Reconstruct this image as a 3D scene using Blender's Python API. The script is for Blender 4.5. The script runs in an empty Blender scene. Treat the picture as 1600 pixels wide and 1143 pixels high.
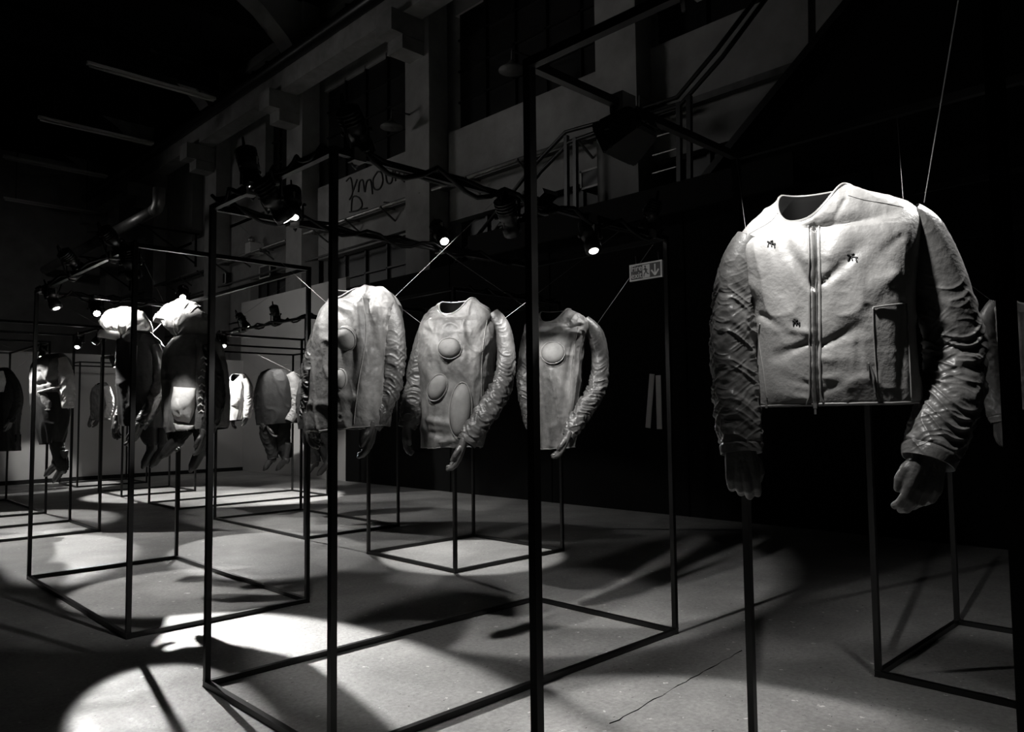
import bpy, bmesh, math, random
import numpy as np
from mathutils import Vector, Matrix
from mathutils.bvhtree import BVHTree
SC = bpy.context.scene; COL = SC.collection
random.seed(7); PI = math.pi; R = math.radians

# ------------------------------------------------------------------ camera
F_PX, W_PX, H_PX, EYE = 1187.6, 1600, 1143, 1.42
YAW, PITCH, ROLL = R(45.567), R(3.51), R(-0.636)
_fw = Vector((math.cos(YAW)*math.cos(PITCH), math.sin(YAW)*math.cos(PITCH), math.sin(PITCH)))
_rt = Vector((math.sin(YAW), -math.cos(YAW), 0)); _up = _rt.cross(_fw)
FW = _fw; RT = _rt*math.cos(ROLL) + _up*math.sin(ROLL); UP = _up*math.cos(ROLL) - _rt*math.sin(ROLL)
CAM = Vector((0, 0, EYE))
cd = bpy.data.cameras.new('camera'); cam = bpy.data.objects.new('camera', cd); COL.objects.link(cam)
cd.sensor_width = 36; cd.lens = F_PX/W_PX*36; cd.clip_start = .05; cd.clip_end = 200
mw = Matrix((RT, UP, -FW)).transposed().to_4x4(); mw.translation = CAM; cam.matrix_world = mw
SC.camera = cam
SC.view_settings.view_transform = 'Standard'; SC.view_settings.look = 'None'
SC.view_settings.gamma = 1; SC.view_settings.exposure = 0.0; SC.view_settings.use_curve_mapping = False
w = bpy.data.worlds.new('night'); SC.world = w; w.use_nodes = True
w.node_tree.nodes['Background'].inputs[0].default_value = (.02, .02, .02, 1)
w.node_tree.nodes['Background'].inputs[1].default_value = .05

CH = 2.555      # cage height
def add_light(name, kind, loc, aim, power, size=.03, angle=60, blend=.4, shape=None):
    l = bpy.data.lights.new(name, kind); l.energy = power; l.color = (1, .985, .965)
    o = bpy.data.objects.new(name, l); COL.objects.link(o); o.location = loc
    o.rotation_euler = (Vector(aim)-Vector(loc)).to_track_quat('-Z', 'Y').to_euler()
    if kind == 'SPOT': l.spot_size = R(angle); l.spot_blend = blend; l.shadow_soft_size = size
    if kind == 'AREA': l.shape = 'RECTANGLE'; l.size, l.size_y = shape
    return o
# added fill spots without fixtures, faintly washing the long wall and partitions
add_light('hall_fill', 'SPOT', (2.0, 13.5, 7.6), (10.4, 7.2, 6.8), 185, .9, 66, 1)
add_light('hall_fill', 'SPOT', (2.5, 19.5, 6.8), (10.4, 14.2, 7.2), 230, .9, 76, 1)
add_light('hall_fill', 'SPOT', (2.0, 28.0, 7.0), (10.4, 21.5, 7.4), 150, .9, 70, 1)
add_light('hall_fill', 'SPOT', (2.0, 26.0, 8.0), (6.0, 36, 4.2), 90, .25, 80, 1)
add_light('hall_fill', 'SPOT', (4.2, 13.6, 3.9), (8.9, 18.0, 2.6), 200, .15, 82, 1)
add_light('hall_fill', 'SPOT', (3.2, 14.2, 3.6), (4.6, 18.9, 1.6), 50, .15, 95, 1)

# ------------------------------------------------------------------ helpers
def at(px, py, Z):
    return CAM + (FW + RT*((px-W_PX/2)/F_PX) + UP*((H_PX/2-py)/F_PX))*Z
def ray(px, py): return FW + RT*((px-W_PX/2)/F_PX) + UP*((H_PX/2-py)/F_PX)
def on_x(px, py, X): d = ray(px, py); return CAM + d*(X/d.x)
def on_y(px, py, Y): d = ray(px, py); return CAM + d*(Y/d.y)
def zdepth(x, y, z=EYE): return (Vector((x, y, z))-CAM).dot(FW)
def to_px(P):
    d = np.asarray(P)-np.array(CAM); z = d@np.array(FW)
    return W_PX/2+F_PX*(d@np.array(RT))/z, H_PX/2-F_PX*(d@np.array(UP))/z
def props(o, label=None, cat=None, group=None, kind=None):
    if label: o['label'] = label
    if cat: o['category'] = cat
    if group: o['group'] = group
    if kind: o['kind'] = kind
    return o
def thing(name, label, cat, loc, group=None):
    o = bpy.data.objects.new(name, None); COL.objects.link(o); o.location = loc; o.empty_display_size = .05
    bpy.context.view_layer.update() if False else None
    return props(o, label, cat, group)
def link(name, me, m=None, parent=None):
    o = bpy.data.objects.new(name, me); COL.objects.link(o)
    if m is not None and not me.materials: me.materials.append(m)
    if parent is not None:
        o.parent = parent
        base = Vector((0, 0, 0)); q = parent
        while q is not None: base += q.location; q = q.parent
        o.location = -base
    return o
def from_bm(name, bm, m, parent=None, smooth=False):
    me = bpy.data.meshes.new(name); bm.normal_update(); bm.to_mesh(me); bm.free()
    if smooth: me.polygons.foreach_set('use_smooth', [True]*len(me.polygons))
    return link(name, me, m, parent)
def box(bm, a, b):
    a, b = Vector(a), Vector(b)
    lo = Vector((min(a.x, b.x), min(a.y, b.y), min(a.z, b.z))); hi = Vector((max(a.x, b.x), max(a.y, b.y), max(a.z, b.z)))
    M = Matrix.Translation((lo+hi)/2) @ Matrix.Diagonal((hi-lo)).to_4x4()
    bmesh.ops.create_cube(bm, size=1, matrix=M)
def bar(bm, a, b, wd, hg=None, upv=None):
    a, b = Vector(a), Vector(b); d = b-a; L = d.length; z = d/L
    u = Vector(upv) if upv is not None else (Vector((0, 0, 1)) if abs(z.z) < .9 else Vector((1, 0, 0)))
    x = u.cross(z).normalized(); y = z.cross(x)
    M = Matrix((x*wd, y*(hg or wd), z*L)).transposed().to_4x4(); M.translation = (a+b)/2
    bmesh.ops.create_cube(bm, size=1, matrix=M)
def pipe(bm, pts, r, seg=8, cap=True):
    pts = [Vector(p) for p in pts]; rr = r if isinstance(r, (list, tuple)) else [r]*len(pts)
    rings = []; ref = None
    for i, p in enumerate(pts):
        t = (pts[min(i+1, len(pts)-1)]-pts[max(i-1, 0)]).normalized()
        if ref is None: ref = Vector((0, 0, 1)) if abs(t.z) < .9 else Vector((1, 0, 0))
        x = (ref-t*ref.dot(t)).normalized(); ref = x; y = t.cross(x)
        rings.append([bm.verts.new(p+(x*math.cos(2*PI*k/seg)+y*math.sin(2*PI*k/seg))*rr[i]) for k in range(seg)])
    for a, b in zip(rings, rings[1:]):
        for k in range(seg): bm.faces.new((a[k], a[(k+1) % seg], b[(k+1) % seg], b[k]))
    if cap: bm.faces.new(rings[0][::-1]); bm.faces.new(rings[-1])
def ellipsoid(bm, c, rx, ry, rz, rot=None, seg=20):
    M = Matrix.Translation(c) @ (rot.to_4x4() if rot else Matrix()) @ Matrix.Diagonal((rx, ry, rz, 1))
    bmesh.ops.create_uvsphere(bm, u_segments=seg, v_segments=seg//2+2, radius=1, matrix=M)

# vectorised value noise in [-1, 1]
def vnoise(x, y, z, seed=0):
    x, y, z = np.broadcast_arrays(x, y, z)
    xi, yi, zi = np.floor(x).astype(np.int64), np.floor(y).astype(np.int64), np.floor(z).astype(np.int64)
    f = lambda t: t*t*t*(t*(t*6-15)+10)
    fx, fy, fz = f(x-xi), f(y-yi), f(z-zi)
    def h(a, b, c):
        n = (a*374761393 + b*668265263 + c*2147483647 + seed*974634777) & 0xFFFFFFFF
        n = ((n ^ (n >> 13))*1274126177) & 0xFFFFFFFF
        n = ((n ^ (n >> 16))*2246822519) & 0xFFFFFFFF
        return (n ^ (n >> 15))/2147483647.5-1
    r = 0
    for i in (0, 1):
        for j in (0, 1):
            for k in (0, 1):
                r = r + h(xi+i, yi+j, zi+k)*(fx if i else 1-fx)*(fy if j else 1-fy)*(fz if k else 1-fz)
    return r
def fbm(x, y, z, o=3, seed=0):
    s = 0; a = 1; t = 0
    for i in range(o):
        s = s + a*vnoise(x*2**i, y*2**i, z*2**i, seed+i*17); t += a; a *= .5
    return s/t
def ridged(x, y, z, seed=0): return 1-2*np.abs(vnoise(x, y, z, seed))

def spline(keys, n):
    """Catmull-Rom through rows of numbers."""
    K = np.asarray(keys, float); m = len(K)-1; out = []
    for s in np.linspace(0, m, n):
        i = min(int(s), m-1); t = s-i
        p0, p1, p2, p3 = K[max(i-1, 0)], K[i], K[i+1], K[min(i+2, m)]
        out.append(.5*((2*p1)+(p2-p0)*t+(2*p0-5*p1+4*p2-p3)*t*t+(3*p1-p0-3*p2+p3)*t**3))
    return np.array(out)
def grid_normals(P):
    du = np.roll(P, -1, 1)-np.roll(P, 1, 1)
    dv = np.gradient(P, axis=0)
    n = np.cross(du, dv); n /= np.linalg.norm(n, axis=2, keepdims=True)+1e-9
    return n
def grid_mesh(name, P):
    """closed in the second index, open in the first"""
    n, m, _ = P.shape
    me = bpy.data.meshes.new(name)
    idx = np.arange(n*m).reshape(n, m)
    a = idx[:-1]; b = np.roll(idx, -1, 1)[:-1]; c = np.roll(idx, -1, 1)[1:]; d = idx[1:]
    q = np.stack([a, b, c, d], -1).reshape(-1)
    nf = (n-1)*m
    me.vertices.add(n*m); me.vertices.foreach_set('co', P.reshape(-1))
    me.loops.add(nf*4); me.loops.foreach_set('vertex_index', q.astype(np.int32))
    me.polygons.add(nf); me.polygons.foreach_set('loop_start', np.arange(nf, dtype=np.int32)*4)
    me.polygons.foreach_set('use_smooth', np.ones(nf, bool))
    me.update(calc_edges=True); me.validate()
    return me

# ------------------------------------------------------------------ materials
def mat(name, col, rough=.6, metal=0, spec=.5, noise=None, bump=None, emit=None, sheen=0, coat=0, rough_var=0):
    m = bpy.data.materials.new(name); m.use_nodes = True; N = m.node_tree.nodes; L = m.node_tree.links
    b = N['Principled BSDF']; c = (col*1.0, col*.985, col*.96) if isinstance(col, float) else col
    b.inputs['Base Color'].default_value = (*c, 1); b.inputs['Roughness'].default_value = rough
    b.inputs['Metallic'].default_value = metal; b.inputs['Specular IOR Level'].default_value = spec
    if sheen: b.inputs['Sheen Weight'].default_value = sheen
    if coat: b.inputs['Coat Weight'].default_value = coat
    tc = N.new('ShaderNodeTexCoord')
    if noise:
        sc, lo, hi = noise
        t = N.new('ShaderNodeTexNoise'); t.inputs['Scale'].default_value = sc; t.inputs['Detail'].default_value = 8
        t.inputs['Roughness'].default_value = .62
        r = N.new('ShaderNodeValToRGB'); r.color_ramp.elements[0].position = .3; r.color_ramp.elements[1].position = .7
        r.color_ramp.elements[0].color = (c[0]*lo, c[1]*lo, c[2]*lo, 1); r.color_ramp.elements[1].color = (c[0]*hi, c[1]*hi, c[2]*hi, 1)
        L.new(tc.outputs['Object'], t.inputs['Vector']); L.new(t.outputs['Fac'], r.inputs['Fac']); L.new(r.outputs['Color'], b.inputs['Base Color'])
        if rough_var:
            mr = N.new('ShaderNodeMapRange'); mr.inputs['To Min'].default_value = rough-rough_var; mr.inputs['To Max'].default_value = rough+rough_var
            L.new(t.outputs['Fac'], mr.inputs['Value']); L.new(mr.outputs['Result'], b.inputs['Roughness'])
    if bump:
        sc, st, di = bump
        t = N.new('ShaderNodeTexNoise'); t.inputs['Scale'].default_value = sc; t.inputs['Detail'].default_value = 6
        u = N.new('ShaderNodeBump'); u.inputs['Strength'].default_value = st; u.inputs['Distance'].default_value = di
        L.new(tc.outputs['Object'], t.inputs['Vector']); L.new(t.outputs['Fac'], u.inputs['Height']); L.new(u.outputs['Normal'], b.inputs['Normal'])
    if emit:
        b.inputs['Emission Color'].default_value = (1, .98, .95, 1); b.inputs['Emission Strength'].default_value = emit
    return m
M_STEEL = mat('black_painted_steel', .005, .36, 0, .35, (30, .7, 1.3))
M_BLACK = mat('black_plastic', .006, .4)
M_CABLE = mat('black_rubber', .004, .55, 0, .25)
M_JACKET = mat('waxed_grey_leather', .24, .5, 0, .5, (5, .62, 1.25), (90, .35, .004), rough_var=.1)
M_SLEEVE = mat('creased_dark_leather', .085, .42, 0, .5, (14, .6, 1.4), (70, .45, .004), rough_var=.08)
M_TSLEEVE = mat('soft_creased_leather', .05, .45, 0, .5, (14, .6, 1.4), (70, .45, .004), rough_var=.08)
M_GLOVE = mat('glove_leather', .06, .4, 0, .6, (20, .6, 1.4), (80, .6, .004))
M_TUNIC = mat('worn_grey_hide', .115, .55, 0, .45, (9, .4, 1.45), (45, .5, .006), rough_var=.1)
M_PAD = mat('padded_cloth', .125, .7, 0, .35, (12, .75, 1.2), (120, .3, .003))
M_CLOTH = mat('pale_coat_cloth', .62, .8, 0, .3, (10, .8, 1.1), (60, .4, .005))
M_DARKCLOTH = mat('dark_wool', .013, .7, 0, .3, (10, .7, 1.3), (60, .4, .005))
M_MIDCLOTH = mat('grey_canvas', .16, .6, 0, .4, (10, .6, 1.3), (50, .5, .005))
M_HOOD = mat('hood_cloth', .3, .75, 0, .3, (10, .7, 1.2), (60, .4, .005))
M_NYLON = mat('shiny_black_nylon', .022, .3, 0, .7, (10, .7, 1.3), (40, .5, .006))
M_BOOT = mat('boot_leather', .022, .45, 0, .5, (15, .6, 1.5), (60, .4, .004))
M_LINING = mat('black_lining', .002, .8, 0, .05)
M_PIPING = mat('edge_piping', .16, .45, 0, .5)
M_ZIP = mat('zip_tape', .09, .6)
M_METAL = mat('steel_teeth', .45, .3, .9)
M_THREAD = mat('black_thread', .005, .7)
M_WIRE = mat('clear_line', .28, .5, 0, .3)
M_LENS = mat('lit_lens', .9, .2, emit=20)
M_LENSD = mat('dim_lens', .9, .2, emit=4)
M_LENSOFF = mat('dark_lens', .02, .1, 0, .8)
M_LAMP = mat('lamp_enamel', .006, .38, 0, .4)
M_STICKER = mat('grey_label', .35, .6)
M_WALL = mat('old_plaster', .30, .85, 0, .2, (1.3, .72, 1.15), (6, .25, .03))
M_BEAM = mat('painted_concrete', .26, .8, 0, .2, (2, .7, 1.2))
M_GLASSDARK = mat('dirty_dark_glass', .01, .35, 0, .3, (2, .6, 1.4))
M_NEARBLACK = mat('dark_roof', .012, .9, 0, .1)  # even near-black for roof, unseen walls, landing and stair parts
M_PART = mat('painted_board', .40, .85, 0, .2, (.8, .9, 1.06))
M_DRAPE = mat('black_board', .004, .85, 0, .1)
M_GALV = mat('galvanised_tin', .42, .42, .7, .5, (4, .7, 1.2))
M_GREYMETAL = mat('dull_grey_metal', .09, .6, .2, .4, (5, .6, 1.4))
M_FRAME = mat('white_frame', .6, .6)
M_STRIP = mat('pale_strip', .5, .5)
M_SIGN = mat('sign_face', .06, .6, emit=.012)  # faint glow added, since no lamp reaches the sign
M_SIGNW = mat('sign_white', .55, .6, emit=.07)  # lettering and border also given an added glow
M_TAPE = mat('grey_tape', .55, .6)
M_INK = mat('spray_paint', .035, .8)

def floor_material():
    m = bpy.data.materials.new('concrete_floor'); m.use_nodes = True; N = m.node_tree.nodes; L = m.node_tree.links
    b = N['Principled BSDF']; b.inputs['Specular IOR Level'].default_value = .5
    tc = N.new('ShaderNodeTexCoord')
    def nz(s, d=8, r=.6, sc=None):
        t = N.new('ShaderNodeTexNoise'); t.inputs['Scale'].default_value = s; t.inputs['Detail'].default_value = d; t.inputs['Roughness'].default_value = r
        if sc:
            mp = N.new('ShaderNodeMapping'); mp.inputs['Scale'].default_value = sc; L.new(tc.outputs['Object'], mp.inputs['Vector']); L.new(mp.outputs['Vector'], t.inputs['Vector'])
        else: L.new(tc.outputs['Object'], t.inputs['Vector'])
        return t
    def ramp(src, p0, c0, p1, c1):
        r = N.new('ShaderNodeValToRGB'); r.color_ramp.elements[0].position = p0; r.color_ramp.elements[1].position = p1
        r.color_ramp.elements[0].color = (*c0, 1); r.color_ramp.elements[1].color = (*c1, 1); L.new(src, r.inputs['Fac']); return r
    def mix(kind, fac, a, bb):
        x = N.new('ShaderNodeMix'); x.data_type = 'RGBA'; x.blend_type = kind
        if isinstance(fac, float): x.inputs[0].default_value = fac
        else: L.new(fac, x.inputs[0])
        for i, v in ((6, a), (7, bb)):
            if isinstance(v, tuple): x.inputs[i].default_value = (*v, 1)
            else: L.new(v, x.inputs[i])
        return x.outputs[2]
    big = ramp(nz(1.1, 10, .65).outputs['Fac'], .3, (.21, .208, .203), .7, (.40, .395, .385))
    fine = ramp(nz(38, 6, .7).outputs['Fac'], .3, (.66, .66, .66), .7, (1.18, 1.18, 1.18))
    c = mix('MULTIPLY', 1.0, big.outputs[0], fine.outputs[0])
    sp = ramp(nz(16, 3, .5, (1, 1, 1)).outputs['Fac'], .69, (0, 0, 0), .71, (1, 1, 1))
    c = mix('MIX', sp.outputs[0], c, (.62, .61, .6))
    dk = ramp(nz(27, 3, .5, (1, 1.8, 1)).outputs['Fac'], .285, (1, 1, 1), .305, (0, 0, 0))
    c = mix('MIX', dk.outputs[0], c, (.02, .02, .02))
    L.new(c, b.inputs['Base Color'])
    rr = ramp(nz(3, 8, .6).outputs['Fac'], .3, (.42,)*3, .7, (.68,)*3); L.new(rr.outputs[0], b.inputs['Roughness'])
    u = N.new('ShaderNodeBump'); u.inputs['Strength'].default_value = .35; u.inputs['Distance'].default_value = .01
    L.new(nz(25, 8, .65).outputs['Fac'], u.inputs['Height']); L.new(u.outputs['Normal'], b.inputs['Normal'])
    return m
M_FLOOR = floor_material()

# ------------------------------------------------------------------ setting
def struct(name, boxes, m, parent=None):
    bm = bmesh.new()
    for a, b in boxes: box(bm, a, b)
    o = from_bm(name, bm, m, parent)
    if parent is None: o['kind'] = 'structure'
    return o
XW = 10.4; YE = 37.0; ZT = 12.6
fl = struct('floor', [((-7, -7, -.2), (XW+.6, YE, 0))], M_FLOOR)
struct('ceiling', [((-7, -7, ZT), (XW+.6, YE, ZT+.2))], M_NEARBLACK)
struct('wall_left', [((-7.2, -7, 0), (-7, YE, ZT))], M_NEARBLACK)
struct('wall_front', [((-7, -7.2, 0), (XW+.6, -7, ZT))], M_NEARBLACK)
struct('wall_back', [((-7, YE, 0), (XW+.6, YE+.2, ZT))], M_WALL)
bm = bmesh.new()
def ground(px, py): d = ray(px, py); return CAM+d*(-EYE/d.z)
ck = [ground(x+random.uniform(-3, 3), y) for x, y in zip(np.linspace(1160, 955, 22), np.linspace(1016, 1130, 22))]
ck = [Vector((p.x, p.y, .0)) for p in ck]
pipe(bm, ck, [.001+.004*random.random() for _ in ck], 5); from_bm('crack', bm, M_LINING, fl)
# long wall: backing, spandrels, ledges; each pilaster a part
bays = [(-3.75, 1.75), (2.6, 7.2), (8.05, 12.4), (13.25, 17.9), (18.75, 23.35), (24.2, 28.8), (29.65, 34.2)]
bx_ = [((XW+.35, -7, 0), (XW+.6, YE, ZT))]
for i, (a, b) in enumerate(bays):
    bx_ += [((XW, a-.1, 6.35), (XW+.4, b+.1, 7.5)), ((XW+.02, a-.1, 5.55), (XW+.4, b+.1, 6.25)), ((XW, a-.1, 0), (XW+.4, b+.1, 4.35))]
    bx_ += [((XW+.2, a-.1, 10.2), (XW+.4, b+.1, 10.7)), ((XW+.1, a-.1, 12.3), (XW+.4, b+.1, ZT))]
    if i >= 4: bx_ += [((XW, a+2.3, 7.4), (XW+.4, b+.1, 11.6)), ((XW, a+3.2, 4.3), (XW+.4, b+.1, 5.6))]
wr = struct('wall_right', bx_, M_WALL)
for k in range(-1, 7):
    y0 = 7.2+5.45*(k-1); bm = bmesh.new(); box(bm, (XW-.42, y0, 0), (XW+.1, y0+.85, ZT))
    from_bm('pilaster', bm, M_WALL, wr)
    bm = bmesh.new(); box(bm, (XW-1.3, y0+.14, 9.5), (XW-.4, y0+.70, 9.98)); box(bm, (XW-1.0, y0+.16, 9.2), (XW-.4, y0+.68, 9.55))
    from_bm('corbel', bm, M_BEAM, wr)
    bm = bmesh.new()
    vs = [(XW-.42, 11.0), (XW-.42, ZT), (XW-2.4, ZT), (XW-1.5, 12.1), (XW-.8, 11.5)]
    A = [bm.verts.new((x, y0+.1, z)) for x, z in vs]; B = [bm.verts.new((x, y0+.75, z)) for x, z in vs]
    bm.faces.new(A); bm.faces.new(B[::-1])
    for i in range(5): bm.faces.new((A[i], B[i], B[(i+1) % 5], A[(i+1) % 5]))
    from_bm('roof_haunch', bm, M_WALL, wr)
bm = bmesh.new(); box(bm, (XW-.12, -6, 6.25), (XW+.3, YE-1, 6.36)); from_bm('ledge', bm, M_GREYMETAL, wr)
cb = struct('trim_1', [((XW-1.0, -6, 9.98), (XW-.5, YE-1, 10.5))], M_BEAM)
props(cb, 'long painted crane beam carried on corbels high on the wall')
# windows between the pilasters
wn = 0
for i, (a, b) in enumerate(bays[1:5]):
    for (z0, z1, yb) in ((7.5, 10.3, b if i < 3 else a+2.3), (4.35, 5.55, b if i < 3 else a+3.2)):
        wn += 1
        o = struct('window_%d' % wn, [((XW+.26, a, z0), (XW+.34, yb, z1))], M_GLASSDARK)
        nv = 5
        for k in range(1, nv):
            bm = bmesh.new(); y = a+(yb-a)*k/nv; box(bm, (XW+.2, y-.03, z0), (XW+.27, y+.03, z1)); from_bm('muntin', bm, M_STEEL, o)
        for k in range(1, 4 if z0 > 6 else 2):
            bm = bmesh.new(); z = z0+(z1-z0)*k/(4 if z0 > 6 else 2); box(bm, (XW+.2, a, z-.02), (XW+.27, yb, z+.02)); from_bm('muntin', bm, M_STEEL, o)
for i, (a, b) in enumerate(bays[1:6]):
    o = struct('window_%d' % (wn+1+i), [((XW+.28, a, 10.7), (XW+.34, b, 12.3))], M_GLASSDARK)
    for k in range(1, 5): bm = bmesh.new(); y = a+(b-a)*k/5; box(bm, (XW+.2, y-.03, 10.7), (XW+.28, y+.03, 12.3)); from_bm('muntin', bm, M_STEEL, o)
# ledge conduit and brackets
t = thing('cable_tray', 'long thin conduit running along the wall ledge on small brackets', 'conduit', (XW-.3, 12, 6.1))
bm = bmesh.new(); pipe(bm, [(XW-.34, 6.5, 6.22), (XW-.34, 34, 6.22)], .045, 8); from_bm('conduit', bm, M_GALV, t, True)
bm = bmesh.new(); pipe(bm, [(XW-.3, 13.4, 5.5), (XW-.3, 34, 5.5)], .03, 8); from_bm('conduit', bm, M_GREYMETAL, t, True)
for k in range(18):
    bm = bmesh.new(); y = 7+k*1.5; bar(bm, (XW+.0, y, 6.22), (XW-.42, y, 6.2), .05, .04); bar(bm, (XW+.02, y, 5.95), (XW-.38, y, 6.18), .035)
    from_bm('bracket', bm, M_GREYMETAL, t)
# partitions of the exhibition
wp = struct('wall_partition_white', [((8.9, 14.2, 0), (9.0, 19.3, 4.4))], M_PART)
wp2 = struct('wall_partition_back', [((-2.5, 19.15, 0), (8.9, 19.25, 2.86))], M_PART)
wb = struct('wall_partition_black', [((8.9, -6.5, 0), (9.02, 14.2, 4.15))], M_DRAPE)
for y in (3.2, 5.7, 8.2, 10.7):
    bm = bmesh.new(); box(bm, (8.885, y-.01, 0), (8.9, y+.01, 4.15)); from_bm('panel_joint', bm, M_LINING, wb)
struct('baseboard_back', [((-2.5, 19.12, 0), (8.9, 19.16, .09))], M_NEARBLACK)
# hall beyond: dark balcony over the black wall
bm = bmesh.new(); box(bm, (8.7, 4.0, 4.15), (XW-.4, 9.9, 4.38)); box(bm, (8.66, 4, 4.1), (8.72, 9.9, 4.5))
o = from_bm('landing_slab', bm, M_NEARBLACK); props(o, 'dark steel landing at the foot of the upper stair flight', 'landing')

# fire exit sign
p0 = on_x(984, 413, 8.7); p1 = on_x(1034, 407, 8.7); zt = (p0.z+p1.z)/2; y0, y1 = p0.y, p1.y
sgn = thing('exit_sign', 'rectangular fire exit sign hung above the black wall', 'sign', (8.7, (y0+y1)/2, zt-.22))
hz = .235
bm = bmesh.new(); box(bm, (8.7, y0, zt-hz), (8.73, y1, zt)); from_bm('sign_board', bm, M_SIGN, sgn)
bm = bmesh.new()
for a, b in (((y0, zt-hz), (y1, zt-hz+.018)), ((y0, zt-.018), (y1, zt)), ((y0, zt-hz), (y0-.018, zt)), ((y1+.018, zt-hz), (y1, zt))):
    box(bm, (8.69, a[0], a[1]), (8.70, b[0], b[1]))
from_bm('border', bm, M_SIGNW, sgn)
LW = y0-y1
def text(body, y, z, size, m, parent, x=8.692):
    c = bpy.data.curves.new('lettering', 'FONT'); c.body = body; c.size = size; c.extrude = .002
    tmp = bpy.data.objects.new('lettering_tmp', c); COL.objects.link(tmp)
    me = bpy.data.meshes.new_from_object(tmp.evaluated_get(bpy.context.evaluated_depsgraph_get())); bpy.data.objects.remove(tmp)
    me.materials.clear(); me.materials.append(m); o = bpy.data.objects.new('lettering', me); COL.objects.link(o)
    o.parent = parent; o.rotation_euler = (PI/2, 0, -PI/2)
    o.location = Vector((x, y, z))-parent.location
    return o
text('Fire', y0-.05*LW, zt-.1, .12, M_SIGNW, sgn); text('exit', y0-.05*LW, zt-.2, .12, M_SIGNW, sgn)
ym = y0-.52*LW
bm = bmesh.new()        # running person in a doorway
box(bm, (8.692, ym+.06, zt-.21), (8.697, ym-.06, zt-.03))
from_bm('door_pictogram', bm, M_SIGNW, sgn)
bm = bmesh.new(); X = 8.689
for a, b, wd in (((.015, -.075), (-.005, -.125), .03), ((-.005, -.125), (.03, -.155), .014), ((.03, -.155), (.035, -.195), .012), ((-.005, -.125), (-.025, -.16), .014), ((-.025, -.16), (-.05, -.165), .012), ((.015, -.085), (.045, -.1), .01), ((.01, -.085), (-.03, -.105), .01)):
    bar(bm, (X, ym+a[0], zt+a[1]), (X, ym+b[0], zt+b[1]), wd, .004, (1, 0, 0))
bmesh.ops.create_cone(bm, cap_ends=True, segments=10, radius1=.014, radius2=.014, depth=.004, matrix=Matrix.Translation((X, ym+.012, zt-.055)) @ Matrix.Rotation(PI/2, 4, 'Y'))
from_bm('runner_pictogram', bm, M_SIGN, sgn)
ya = y0-.8*LW; bm = bmesh.new()
bar(bm, (X, ya, zt-.04), (X, ya, zt-.19), .02, .004, (1, 0, 0)); bar(bm, (X, ya+.06, zt-.12), (X, ya, zt-.195), .022, .004, (1, 0, 0)); bar(bm, (X, ya-.06, zt-.12), (X, ya, zt-.195), .022, .004, (1, 0, 0))
from_bm('down_arrow', bm, M_SIGNW, sgn)
for y in (y0-.1, y1+.06):
    bm = bmesh.new(); pipe(bm, [(8.715, y, zt), (8.715, y+.01, zt+.12)], .004, 6); from_bm('hanger', bm, M_GALV, sgn)
# two strips on the black wall
for k, ((ax, ay), (bx, by)) in enumerate((((1019, 584), (1012.5, 668)), ((1028.5, 586), (1030.5, 670)))):
    a = on_x(ax, ay, 8.89); b = on_x(bx, by, 8.89); bm = bmesh.new(); bar(bm, a, b, .085, .008, (1, 0, 0))
    o = from_bm('tape_strip', bm, M_TAPE)
    props(o, ['pale upright strip leaning slightly, left one of the pair on black wall', 'pale upright strip, right one of the pair on black wall'][k], 'strip', 'pale strips on the black wall')

# ------------------------------------------------------------------ stair
st = thing('steel_stair', 'dark steel stair with double tube handrail climbing in front of the wall', 'staircase', (9.4, 7, 0))
SX = 9.55
def rail(pts, r=.035, nm='handrail', m=M_STEEL):
    bm = bmesh.new(); pipe(bm, [on_x(x, y, SX) for x, y in pts], r, 8); from_bm(nm, bm, m, st, True)
rail([(700, 425), (835, 258), (884, 206), (935, 192), (1058, 152), (1120, 78), (1195, -20)])
rail([(712, 440), (845, 268), (890, 222), (938, 205), (1062, 165), (1128, 90), (1210, -20)])
for x, ya, yb in ((885, 212, 330), (899, 215, 335), (1061, 160, 300), (1077, 150, 290), (1268, -30, 95)):
    bm = bmesh.new(); bar(bm, on_x(x, ya, SX), on_x(x+1, yb, SX), .07); from_bm('baluster_post', bm, M_STEEL, st)
for k in range(4):
    a = on_x(1020, 215+k*28, SX); b = on_x(1062, 203+k*28, SX); bm = bmesh.new(); pipe(bm, [a, b], .012, 6); from_bm('guard_rod', bm, M_GALV, st)
bm = bmesh.new(); bar(bm, on_x(1000, 425, SX-.1), on_x(1385, -40, SX-.1), .1, .62, (1, 0, 0)); from_bm('stringer', bm, M_STEEL, st)
bm = bmesh.new(); bar(bm, on_x(690, 470, SX-.1), on_x(860, 300, SX-.1), .1, .36, (1, 0, 0)); from_bm('stringer', bm, M_STEEL, st)
for k in range(9):
    c = on_x(716+k*17, 452-k*16, SX+.35); bm = bmesh.new(); box(bm, c-Vector((.5, .15, .02)), c+Vector((.45, .15, .02))); from_bm('tread', bm, M_GREYMETAL, st)
for k in range(11):
    c = on_x(1056+k*30, 396-k*36, SX+.35); bm = bmesh.new(); box(bm, c-Vector((.5, .15, .02)), c+Vector((.45, .15, .02))); from_bm('tread', bm, M_NEARBLACK, st)
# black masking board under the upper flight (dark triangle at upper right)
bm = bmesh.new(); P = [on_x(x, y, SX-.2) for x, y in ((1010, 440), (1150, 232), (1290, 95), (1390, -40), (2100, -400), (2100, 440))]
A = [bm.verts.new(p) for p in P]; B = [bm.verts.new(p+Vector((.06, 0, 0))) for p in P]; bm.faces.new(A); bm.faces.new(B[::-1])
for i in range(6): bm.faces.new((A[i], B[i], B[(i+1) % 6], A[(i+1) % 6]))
from_bm('masking_board', bm, M_DRAPE, st)

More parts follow.
